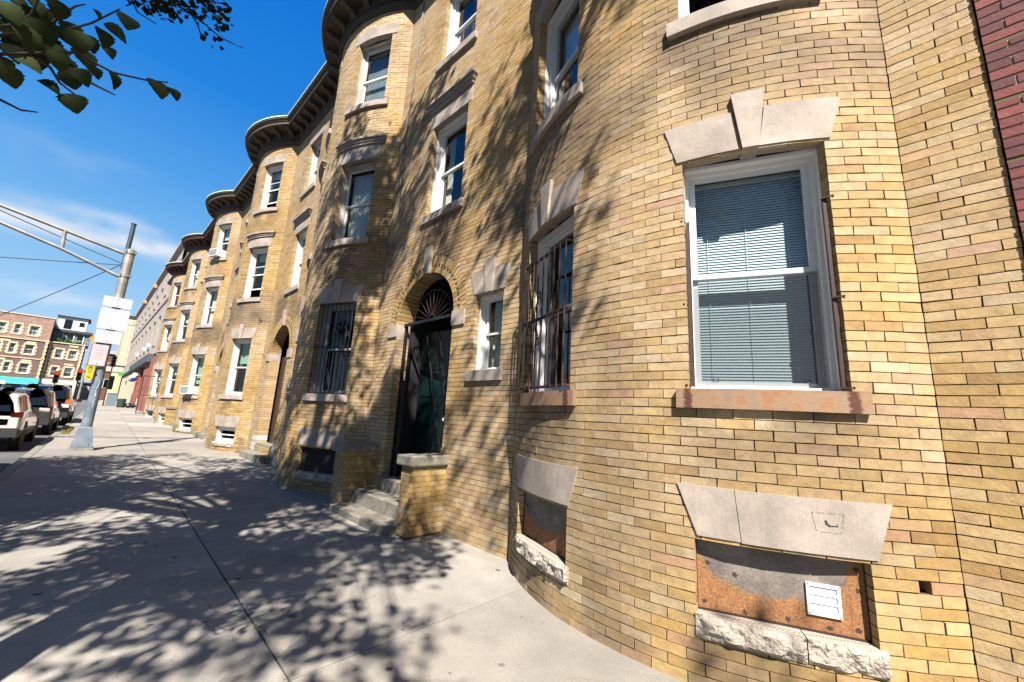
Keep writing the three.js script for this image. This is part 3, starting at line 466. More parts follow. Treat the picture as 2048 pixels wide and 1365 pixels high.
  K(3.45, 3.8, sz - .33, sz - .075, sz - .43, sz - .105, -.11, .012, 'lintel_stone'); K(3.45, 3.8, sz + .075, sz + .33, sz + .105, sz + .43, -.11, .012, 'lintel_stone'); K(3.44, 3.95, sz - .07, sz + .07, sz - .11, sz + .11, -.115, .04, 'keystone');
  windowUnit(H, fl.frame(sz, 2.3), .59, 1.15, { fw: .05, reveal: .16, small: true, blind: h === 0 ? 'curtain' : 'shade', drop: .25 });
  // arched doorway: voussoirs, imposts, keystone
  const ring = (r0, r1, n, d1, skip, depth, nm) => { const parts = []; for (let k = 0; k < n; k++) { if (skip && k % 2) continue; const a0 = Math.PI * k / n + .006, a1 = Math.PI * (k + 1) / n - .006; if (Math.abs((a0 + a1) / 2 - Math.PI / 2) < .11) continue; const P = (r, a, d) => fl.pt(dz + r * Math.cos(a), d, spring + r * Math.sin(a)); const g = new GB(); g.useCol = true; const c = buffs[pickBuff(rnd)], v = .8 + rnd() * .25; g.col = [c.r * v, c.g * v, c.b * v]; g.uo = [rnd() * 5, rnd() * 5]; g.hex([P(r0, a1, -depth), P(r0, a0, -depth), P(r1, a0, -depth), P(r1, a1, -depth), P(r0, a1, d1), P(r0, a0, d1), P(r1, a0, d1), P(r1, a1, d1)]); parts.push(g); } if (h < 2) parts.forEach(p => p.build(nm, M.brick, H)); else { const m = mergeGeometries(parts.map(p => p.geo())); add(nm, m, M.brick, H); } };
  ring(doorR, doorR + .1, 34, .003, false, .3, 'arch_brick'); ring(doorR + .106, doorR + .15, 60, .004, true, .05, 'arch_brick'); ring(doorR + .156, doorR + .3, 44, .003, false, .05, 'arch_brick');
  { const g = new GB(), P = (r, a, d) => fl.pt(dz + r * Math.cos(a), d, spring + r * Math.sin(a)); for (let k = 0; k < 30; k++) { const a0 = Math.PI * k / 30, a1 = Math.PI * (k + 1) / 30; g.quad(P(doorR + .02, a1, -.006), P(doorR + .02, a0, -.006), P(doorR + .33, a0, -.006), P(doorR + .33, a1, -.006)); } g.build('arch_mortar', M.mortar, H); }
  K(4.07, 4.57, dz - .075, dz + .075, dz - .105, dz + .105, -.3, .05, 'keystone');
  for (const sd of [-1, 1]) { const a = dz + sd * doorR, b = dz + sd * (doorR + .3); K(3.03, 3.27, Math.min(a, b), Math.max(a, b), Math.min(a, b), Math.max(a, b), -.3, .03, 'impost'); }
  // vestibule
  const X0 = XW + .3, zA = dz - doorR - .12, zB = dz + doorR + .12, fy = Math.max(.56, gh(dz) + .4), ve = new GB();
  ve.box(X0, fy - .1, zA, X0 + 1.5, fy, zB).box(X0, fy, zA - .05, X0 + 1.5, 4.2, zA).box(X0, fy, zB, X0 + 1.5, 4.2, zB + .05).box(X0, 4.2, zA, X0 + 1.5, 4.25, zB).box(X0 + 1.5, fy - .1, zA, X0 + 1.55, 4.25, zB); ve.build('vestibule', M.dark, H);
  { const g = new GB(); const D = sub('door', H); const t = h === 0; D.position.set(X0 + (t ? .3 : .1), fy, dz - doorR + (t ? -.02 : .1)); D.rotation.y = t ? -Math.PI / 2 + .12 : -Math.PI / 2;
    const m = t ? M.tealDoor : M.brownDoor, dw = t ? .86 : 1.4; g.box(0, 0, -.02, dw, 2.65, .02); g.build('leaf', m, D); const pn = new GB(); for (const [y0, y1] of [[.12, .5], [.58, 1.3], [1.42, 2.5]]) { for (const e of [0]) pn.box(.1, y0, .02, dw - .1, y0 + .03, .034).box(.1, y1 - .03, .02, dw - .1, y1, .034).box(.1, y0 + .03, .02, .13, y1 - .03, .034).box(dw - .13, y0 + .03, .02, dw - .1, y1 - .03, .034); } pn.build('panel_moulding', m, D); const hn = new GB(); hn.tube([[dw - .06, 1.02, .02], [dw - .06, 1.02, .07]], .022, .03, 10); hn.build('door_handle', M.alu, D); }
}

// ------------------------------------------------------------------ stoops, gates, grilles
function pierAt(H, z0, z1, x0, top, seed) {                    // brick pier with a granite cap
  const P = sub('stoop_pier', H), r = rngOf(seed), y0 = gh(z0) - .05, f = new GB(); f.useCol = true;
  const core = new GB(); core.box(x0 + .007, y0, z0 + .007, XW, top, z1 - .007); core.build('pier_mortar', M.mortar, P);
  const put = (g, q) => { const c = buffs[pickBuff(r)], v = .78 + r() * .25, w = q[0][1] < gh(z0) + .3 && r() < .35 ? .35 : 0; g.useCol = true; g.col = [lerp(c.r * v, .36, w), lerp(c.g * v, .34, w), lerp(c.b * v, .3, w)]; g.uo = [r() * 5, r() * 5]; g.hex(q, 'b'); };
  const n = Math.floor((top - y0) / C);
  for (let k = 0; k < n; k++) {
    const a = top - (n - k) * C + .003, b = a + C - .0055, odd = k % 2;
    const rows = (l, rr_, fn) => { let p = l; let first = odd ? .11 : .2; while (p < rr_ - .01) { let q = Math.min(rr_, p + first); if (rr_ - q < .05) q = rr_; fn(p + .0026, q - .0026); p = q; first = .205; } };
    const j = () => (r() - .5) * .003;
    rows(z0, z1, (p, q) => { const d = j(); const g = new GB(); put(g, [[x0 + .04, a, p], [x0 + .04, a, q], [x0 + .04, b, q], [x0 + .04, b, p], [x0 + d, a, p], [x0 + d, a, q], [x0 + d, b, q], [x0 + d, b, p]]); g.build('brick', M.brick, P); });
    rows(x0 + .004, XW, (p, q) => { const d = j(); const g = new GB(); put(g, [[p, a, z1 - .04], [q, a, z1 - .04], [q, b, z1 - .04], [p, b, z1 - .04], [p, a, z1 + d], [q, a, z1 + d], [q, b, z1 + d], [p, b, z1 + d]]); g.build('brick', M.brick, P); });
    rows(x0 + .004, XW, (p, q) => { const d = j(); put(f, [[q, a, z0 + .04], [p, a, z0 + .04], [p, b, z0 + .04], [q, b, z0 + .04], [q, a, z0 - d], [p, a, z0 - d], [p, b, z0 - d], [q, b, z0 - d]]); });
  }
  f.build('far_side_bricks', M.brick, P).userData.kind = 'stuff';
  const c = new GB(), e = .05, t = .135, ch = .014, X0 = x0 - e - .01, X1 = XW + .01, A = z0 - e, B = z1 + e;     // cap with worn edges
  const ring = (i, y) => [[X0 + i, y, B - i], [X1, y, B - i], [X1, y, A + i], [X0 + i, y, A + i]]; const L = [ring(.006, top + .001), ring(0, top + .02), ring(0, top + t - ch), ring(ch, top + t)];
  for (let k = 0; k < 3; k++) for (let i = 0; i < 4; i++) { const m = (i + 1) % 4; c.quad(L[k][i], L[k][m], L[k + 1][m], L[k + 1][i]); } c.quad(...L[3]); c.quad(L[0][3], L[0][2], L[0][1], L[0][0]); c.build('capstone', M.granite, P);
}
function step(H, x0, x1, z0, z1, y0, y1) { const g = new GB(), ch = .012, ring = (i, y) => [[x0 + i, y, z1], [x1, y, z1], [x1, y, z0], [x0 + i, y, z0]], L = [ring(0, y0), ring(0, y1 - ch), ring(ch, y1)]; for (let k = 0; k < 2; k++) for (let i = 0; i < 4; i++) { const m = (i + 1) % 4; g.quad(L[k][i], L[k][m], L[k + 1][m], L[k + 1][i]); } g.quad(...L[2]); g.build('step', M.granite, H); }
const DZ = h => Z1 - h * PER - 4.1;
{ // nearest house
  const H = houses[0]; pierAt(H, -5.035, -4.765, 3.175, .955, 7); pierAt(H, -7.11, -6.76, 3.14, .955, 8);
  step(H, 3.0, 3.36, -6.75, -5.05, -.02, .15); step(H, 3.345, 3.72, -6.74, -5.05, .02, .355); step(H, 3.7, 4.1, -6.56, -4.9, .1, .56);
}
for (let h = 1; h < 6; h++) { const z = DZ(h), g = gh(z), fy = Math.max(.56, gh(z) + .4), H = houses[h]; step(H, 3.42, 3.8, z - .95, z + .95, g - .1, g + .19); step(H, 3.75, 4.1, z - .8, z + .8, g, fy); if (h === 3) { pierAt(H, z - 1.15, z - .9, 3.2, .955 + .25, 21); } }

// window bars (local frames like the windows)
function grille(H, f, o) { const G = sub('window_grille', H); G.position.set(...f.p); G.rotation.y = f.ry; const { x0, x1, y0, y1, z, n, m } = o; const t = o.t || .013;
  for (const y of o.rails) { const b = new GB(); b.bar([x0, y, z], [x1, y, z], t * 1.5, t * 1.2); for (const x of [x0, x1]) b.bar([x, y, z], [x, y, z - (o.back || .06)], t); b.build('rail', m, G); }
  for (let k = 0; k < n; k++) { const x = lerp(x0 + t, x1 - t, k / (n - 1)); const b = new GB(); b.tube([[x, y0, z + t * .9], [x, y1, z + t * .9]], t / 2, t / 2, 6); b.build('bar', m, G); }
  if (o.scroll) { const b = new GB(), [sx, sy] = o.scroll; for (const sd of [-1, 1]) for (const up of [-1, 1]) { const pts = []; for (let k = 0; k <= 18; k++) { const a = k / 18; const rr2 = .035 * (1 - a * .5), th = a * 5.2; pts.push([sx + sd * (.012 + rr2 * Math.sin(th) * .9), sy + up * (.27 - .04 * a + rr2 * Math.cos(th)), z + .026]); } b.tube(pts, .005, .005, 5); b.tube([[sx + sd * .012, sy + up * .30, z + .026], [sx + sd * .07, sy + up * .12, z + .026], [sx + sd * .03, sy + up * .02, z + .026]], .006, .006, 5); } b.build('scroll', m, G); }
}
{
  const s0 = baySurf(Z1), s1 = baySurf(Z1 - PER);
  grille(houses[0], bayWin(s0, -1, 1.94), { x0: -.475, x1: .475, y0: .03, y1: 1.52, z: .045, n: 9, m: M.rust, rails: [.05, .80, 1.5], scroll: [-.06, .8], back: .1, t: .02 });
  const fb = bayWin(s1, 1, 1.94); grille(houses[1], fb, { x0: -.47, x1: .47, y0: .02, y1: 1.86, z: .02, n: 9, m: M.iron, rails: [.02, .95, 1.86], scroll: [.4, .95], t: .018 });
  // what is left of the bars of the big window: rusty side rails with lugs
  const G = sub('window_grille', houses[0]), f = bayWin(s0, 1, 1.94); G.position.set(...f.p); G.rotation.y = f.ry; tag(G, 'rusty side rails left from removed window bars');
  for (const sd of [-1, 1]) { const b = new GB(), x = sd * (WW / 2 - .028), tp = sd > 0 ? 1.42 : 1.36; b.box(x - .014, .02, -.035, x + .014, tp, -.03).box(sd > 0 ? x - .014 : x + .009, .02, -.05, sd > 0 ? x - .009 : x + .014, tp, -.03); for (const y of [.03, .66, tp]) b.bar([x - .02, y, -.03], [x + sd * .05, y, .0], .014, .012); b.build('side_rail', M.rust, G); }
}
// iron gate of the nearest doorway
{
  const H = houses[0], z0 = DZ(0), G = sub('iron_gate', H); G.position.set(XW + .17, .56, z0); G.rotation.y = -Math.PI / 2; const r = .8, sp = 2.71;
  const fr = new GB(); fr.bar([-r, 0, 0], [-r, sp, 0], .05).bar([r, 0, 0], [r, sp, 0], .05).bar([-r - .1, sp, .03], [r + .02, sp, .03], .035, .05).bar([-r + .14, 0, -.02], [-r + .14, sp, -.02], .035).bar([r - .2, 0, -.02], [r - .2, sp, -.02], .03); fr.build('gate_frame', M.iron, G);
  const pl = new GB(); pl.box(-r + .02, 0, -.03, -r + .13, sp * .62, -.02); pl.build('side_plate', M.rust, G);
  const arc = (q, n) => Array.from({ length: n + 1 }, (_, k) => [q * Math.cos(k / n * Math.PI), sp + q * Math.sin(k / n * Math.PI), 0]);
  const rg = new GB(); rg.tube(arc(.56, 24), .011, .011, 6).tube(arc(.1, 10), .012, .012, 6); rg.build('fan_ring', M.rust, G);
  for (let k = 1; k < 12; k++) { const a = k / 12 * Math.PI, b = new GB(); b.bar([.1 * Math.cos(a), sp + .1 * Math.sin(a), 0], [.56 * Math.cos(a), sp + .56 * Math.sin(a), 0], .012, .012, [0, 0, 1]); b.build('fan_bar', M.rust, G); }
  const la = new GB(); for (let y = .05; y < 2.3; y += .06) for (const sd of [-1, 1]) for (let k = 0; k < 3; k++) la.bar([r - .18 + k * .05, y, .02 + sd * .006], [r - .18 + k * .05 + .05, y + .06 * sd, .02 + sd * .006], .008, .004, [0, 0, 1]); la.build('scissor_lattice', M.iron, G).userData.kind = 'stuff';
  const dg = new GB(); for (const [a, b] of [[[-.55, 2.55, -.3], [.2, .35, -.3]], [[-.2, 2.6, -.32], [.42, .6, -.32]], [[.3, 1.6, -.3], [-.1, 1.1, -.3]], [[.4, 1.75, -.31], [-.05, 1.75, -.31]]]) dg.bar(a, b, .018, .018, [0, 0, 1]); dg.build('gate_brace', M.iron, G);
  const fl = new GB(); for (const [x, y] of [[.5, .58], [.68, .33], [.73, .12]]) for (let k = 0; k < 5; k++) { const a = k * 1.2566 + x; fl.bar([x, sp + y, .02], [x + .045 * Math.cos(a), sp + y + .045 * Math.sin(a), .025], .012, .006, [0, 0, 1]); } fl.build('leaf_ornament', M.alu, G);
}
// red brick neighbour at the right edge: brick in bands with deep grooves
{
  const H = thing('red_brick_house', 'dark red brick house with grooved bands at the right edge', 'house'), r = rngOf(404), s = flatSurf(XW - .02);
  const w = new GB(); sheet(w, s, .672, 7, -.1, 11, [], -.007); w.build('mortar_wall', std(0xb59f88, .9, { map: stoneMap }), H);
  const sd = new GB(); sd.quad([XW - .008, -.1, .672], [XW + 4, -.1, .672], [XW + 4, 11, .672], [XW - .008, 11, .672].map(v => v)); sd.build('side_wall', M.mortar, H);
  const reds = [0x7d3630, 0x8a3d34, 0x6d2f30, 0x93463a, 0x70383a].map(c => new THREE.Color(c).lerp(new THREE.Color(.12, .06, .06), .3).multiplyScalar(.75)), far = new GB(); far.useCol = true; let n = 0;
  for (let k = 0, y = 0; y < 10.9; k++) { const band = k % 6 === 5, hgt = .0715; for (let u = .672 - (k % 2) * .1; u < 7; u += .208) {
      const a = Math.max(u, .672), b = u + .197; if (b - a < .03) continue; const jag = k % 6, rec = jag === 0 ? .001 : 0, c = reds[Math.floor(r() * 5)], v = .85 + r() * .3, d = (r() - .5) * .004 - rec, y1 = y + hgt - (band ? .03 : .0125);
      const ok = n < 300 && u < 1.6 && y > 2 && y < 6, g = ok ? new GB() : far; g.useCol = true; g.col = [c.r * v, c.g * v, c.b * v]; g.uo = [r() * 5, r() * 5]; g.hex([s.pt(a, -.04, y), s.pt(b, -.04, y), s.pt(b, -.04, y1), s.pt(a, -.04, y1), s.pt(a, d, y), s.pt(b, d, y), s.pt(b, d, y1), s.pt(a, d, y1)], 'b'); if (ok) { g.build('brick', M.brick, H); n++; } } y += hgt; }
  far.build('brick_field', M.brick, H).userData.kind = 'stuff';
  const gr = new GB(); for (let k = 5; k < 150; k += 6) { const y = k * .0715 + .0435; gr.quad(s.pt(.672, -.0065, y), s.pt(7, -.0065, y), s.pt(7, -.0065, y + .028), s.pt(.672, -.0065, y + .028)); } gr.build('groove', std(0x5d5233, .95), H);
}
// air conditioners, cables and small fittings
function airCon(p, ry, w, label) { const A = thing('air_conditioner', label, 'air conditioner', p, ry, 'window air conditioners'); const b = new GB(); b.box(-w / 2, 0, -.2, w / 2, .36, .3); b.build('casing', M.white, A); const g = new GB(); g.box(-w / 2 + .03, .03, .3, w / 2 - .03, .33, .304); g.build('coil', std(0x5a6068, .7), A); const q = new GB(); for (let k = 0; k < 9; k++) q.box(-w / 2 + .03, .045 + k * .033, .305, w / 2 - .03, .052 + k * .033, .31); for (const sd of [-1, 1]) for (let k = 0; k < 6; k++) q.box(sd * w / 2 - .004, .1 + k * .03, .03, sd * w / 2 + .004, .112 + k * .03, .25); q.build('grille', M.alu, A); return A; }
{
  const s3 = baySurf(Z1 - 3 * PER), a = bayWin(s3, 1, 1.99), b = bayWin(s3, 1, 8.6); airCon(a.p, a.ry, .6, 'white air conditioner in the ground floor window of the fourth bay'); airCon(b.p, b.ry, .6, 'white air conditioner in the top floor window of the fourth bay');
  airCon([XW, 2.35, Z1 - 2 * PER - 2.47], -Math.PI / 2, .5, 'white air conditioner beside the doorway between third and fourth bays');
  const wires = [[[-6.93, 10.9], [-6.98, 8.9], [-7.02, 7.2], [-6.97, 5.6]], [[-6.96, 10.9], [-7.0, 9], [-7.13, 6.2], [-7.25, 5.8]]];
  wires.forEach((w, i) => tag(new GB().tube(w.map(([z, y]) => [XW - .02, y, z]), .006, .006, 5).build('wall_cable', M.blackPaint, scene), ['thin black cable hanging straight down the wall above the arched doorway', 'thin black cable slanting towards the second bay above the arched doorway'][i], 'cable'));
  const hk = thing('wall_hook', 'small rusty hook in the brick of the third bay', 'hook'), p = baySurf(Z1 - 2 * PER).pt(au(38), .0, 4.4); new GB().tube([[p[0], p[1], p[2]], [p[0] - .08, p[1] + .03, p[2]], [p[0] - .1, p[1] + .1, p[2] + .03], [p[0] - .05, p[1] + .13, p[2] + .06]], .01, .008, 6).build('shank', M.rust, hk); new GB().tube([[p[0] - .08, p[1] + .03, p[2]], [p[0] - .09, p[1] - .1, p[2] - .02]], .008, .006, 6).build('prong', M.rust, hk);
}

// ------------------------------------------------------------------ signal pole and its signs
const pz = -16.55;
M.galv = std(0xb4b4b0, .45, { metalness: .55, map: stoneMap }); M.polePaint = std(0x71818f, .55, { map: stoneMap }); M.signBack = std(0xa3a8b0, .6);
{
  const P = thing('signal_pole', 'grey steel signal pole on a tapered blue-grey base beside the kerb', 'pole', [.165, gh(pz), pz]);
  { const g = new GB(); g.hex([[-.27, -.05, -.25], [.25, -.05, -.25], [.24, .07, -.24], [-.26, .07, -.24], [-.27, -.05, .25], [.25, -.05, .25], [.24, .07, .24], [-.26, .07, .24]]); g.build('concrete_pad', M.granite, P); }
  { const g = new GB(), q = (w, y) => [[-w, y, w], [w, y, w], [w, y, -w], [-w, y, -w]], L = [q(.215, .07), q(.215, .1), q(.15, .6), q(.135, .64)]; for (let k = 0; k < 3; k++) for (let i = 0; i < 4; i++) { const m = (i + 1) % 4; g.quad(L[k][i], L[k][m], L[k + 1][m], L[k + 1][i]); } g.quad(...L[3]); g.build('base_cover', M.polePaint, P); const b = new GB(); b.tube([[.12, .16, .19], [.12, .16, .23]], .012, .012, 6); b.build('cover_bolt', M.iron, P); }
  new GB().tube([[0, .6, 0], [0, 2.28, 0]], .118, .104, 20).build('painted_shaft', M.polePaint, P);
  new GB().tube([[0, 2.28, 0], [0, 5.95, 0]], .103, .09, 20).build('shaft', M.galv, P);
  new GB().tube([[0, 4.2, 0], [0, 5.9, 0]], .118, .118, 20).build('sleeve', M.galv, P);
  for (const y of [5.05, 5.8]) { const b = new GB(); b.tube([[0, y, 0], [0, y + .12, 0]], .136, .136, 20); for (const a of [.6, 1.1, 2.2]) b.bar([.13 * Math.cos(a), y + .06, .13 * Math.sin(a)], [.17 * Math.cos(a), y + .06, .17 * Math.sin(a)], .03, .06); b.build('clamp', M.galv, P); }
  new GB().tube([[-.07, 5.3, 0], [-.07, 6.75, 0]], .062, .056, 14).build('top_pipe', std(0x3c474d, .5, { metalness: .4 }), P); new GB().tube([[-.07, 6.75, 0], [-.07, 6.78, 0]], .068, .068, 14).build('pipe_cap', M.iron, P);
  const A0 = [[-.1, 5.78, 0], [-1.35, 6.03, 0], [-2.6, 6.28, 0], [-5.5, 6.6, 0], [-8, 6.68, 0]], A1 = [[-.1, 5.05, 0], [-1.35, 5.5, 0], [-2.6, 5.85, 0], [-5.5, 6.35, 0], [-8, 6.6, 0]];
  new GB().tube(A0, .05, .04, 12).build('mast_arm', M.galv, P); new GB().tube(A1, .05, .04, 12).build('mast_arm', M.galv, P); for (const [x, a, b] of [[-1.38, 5.52, 6.03], [-3.6, 6.04, 6.38]]) new GB().tube([[x + .03, a, 0], [x, b, 0]], .045, .045, 10).build('arm_strut', M.galv, P);
  const gf = new GB(); const gl = (pts) => gf.tube(pts.map(([a, y]) => [.11 * Math.sin(a), y, .113 * Math.cos(a)]), .006, .006, 4); // scratched tag on the painted shaft
  gl([[.1, 1.95], [.35, 1.93], [.3, 1.75], [.05, 1.7]]); gl([[.05, 1.66], [.3, 1.5], [.02, 1.45]]); gl([[.3, 1.42], [.05, 1.32], [.3, 1.25], [.1, 1.18]]); gl([[.15, 1.6], [.15, 1.5]]); gf.build('paint_tag', std(0xb9cfd6, .6), P);
  const sign = (name, label, x, y, w, h, z, m, cat, rot = 0) => { const S = thing(name, label, 'sign', [x, y, pz + z]); const s = new THREE.Shape(), r = .035, W = w / 2, Hh = h / 2; s.moveTo(-W + r, -Hh); s.lineTo(W - r, -Hh); s.quadraticCurveTo(W, -Hh, W, -Hh + r); s.lineTo(W, Hh - r); s.quadraticCurveTo(W, Hh, W - r, Hh); s.lineTo(-W + r, Hh); s.quadraticCurveTo(-W, Hh, -W, Hh - r); s.lineTo(-W, -Hh + r); s.quadraticCurveTo(-W, -Hh, -W + r, -Hh); const e = new THREE.ExtrudeGeometry(s, { depth: .004, bevelEnabled: false, curveSegments: 5 }); const p = add('plate', e, m, S); p.rotation.z = rot; if (!rot) { const b = new GB(); for (const yy of [-Hh + .05, Hh - .05]) b.tube([[0, yy, .003], [0, yy, .012]], .011, .011, 8); b.build('bolt', M.iron, S); } new GB().box(-.12, -.02, -.06, .12, .02, 0).build('strap', M.iron, S); return S; };
  const g0 = gh(pz);
  sign('blank_sign', 'topmost blank grey-white sign back on the signal pole', .17, 4.41, .62, .3, .16, M.signBack);
  sign('blank_sign', 'largest blank sign back in the middle of the signal pole', .17, 3.9, .62, .62, .16, M.signBack);
  sign('blank_sign', 'lowest blank sign back covering the yellow diamond on the signal pole', .15, 3.365, .54, .37, .16, M.signBack);
  const text = (w, h, fn) => { const c = document.createElement('canvas'); c.width = w; c.height = h; const x = c.getContext('2d'); fn(x, w, h); const t = new THREE.CanvasTexture(c); t.colorSpace = THREE.SRGBColorSpace; return t; };
  const plane = (S, w, h, t, z) => add('print', new THREE.PlaneGeometry(w, h), std(0xbdbdbd, .6, { map: t }), S).position.set(0, 0, z);
  const ts = sign('parking_sign', 'white sign with small red lettering on the signal pole', .05, 2.82, .33, .61, .165, std(0xa8999d, .6));
  plane(ts, .29, .56, text(128, 248, (x, w, h) => { x.fillStyle = '#e6dadd'; x.fillRect(0, 0, w, h); x.fillStyle = '#a8485c'; x.textAlign = 'center'; x.font = 'bold 16px sans-serif'; x.fillText('STATE LAW', 64, 70); const q = rngOf(9); for (const [y, w0, c] of [[44, 100, '#8c6a80'], [100, 104, '#c45a68'], [118, 80, '#c8404c'], [138, 64, '#c45a68'], [158, 74, '#a86a80'], [180, 96, '#9a6a90']]) { x.fillStyle = c; for (let p = 64 - w0 / 2; p < 64 + w0 / 2; p += 8) { x.fillRect(p, y - 9, 1.8, 9); x.fillRect(p + 3.4, y - 9 + q() * 3, 1.8, 9 - q() * 3); if (q() < .6) x.fillRect(p, y - (q() < .5 ? 9 : 5), 5, 1.8); if (q() < .15) p += 6; } } }), .006);
  const ys = sign('bus_stop_sign', 'narrow yellow sign with black pictogram below the lettered sign', -.04, 2.32, .16, .4, .15, std(0xb3a90c, .6));
  plane(ys, .13, .36, text(64, 176, (x, w, h) => { x.fillStyle = '#e0d40e'; x.fillRect(0, 0, w, h); x.strokeStyle = x.fillStyle = '#1c1c10'; x.lineWidth = 5; x.strokeRect(14, 16, 36, 30); x.fillRect(20, 22, 24, 10); x.fillRect(16, 46, 8, 8); x.fillRect(40, 46, 8, 8); x.fillRect(14, 70, 36, 4); x.fillRect(14, 82, 36, 4); x.fillRect(18, 94, 28, 4); x.fillRect(14, 150, 36, 10); }), .006);
  const ds = sign('warning_sign', 'yellow diamond sign mostly hidden behind the lowest blank sign', .07, 3.28, .43, .43, .08, std(0xb87a0a, .6), '', Math.PI / 4);
  // overhead wires
  const wire = (label, a, b, sag, r = .012) => { const n = 16, pts = []; for (let k = 0; k <= n; k++) { const t = k / n; pts.push([lerp(a[0], b[0], t), lerp(a[1], b[1], t) - sag * 4 * t * (1 - t), lerp(a[2], b[2], t)]); } tag(new GB().tube(pts, r, r, 5).build('overhead_wire', M.iron, scene), label, 'wire', 'overhead wires'); };
  wire('wire between the two chords of the mast arm', [.1, 5.62, pz], [-9.2, 8.6, pz - .5], .1);
  wire('nearly level wire running left from the signal pole', [.1, 5.6, pz], [-13.5, 2.75 + .35, pz - 1], .12);
  wire('long wire falling to the left from the signal pole clamp', [.1, 5.66, pz], [-8.2, -1.55 + 3.6, -36], .2);
}
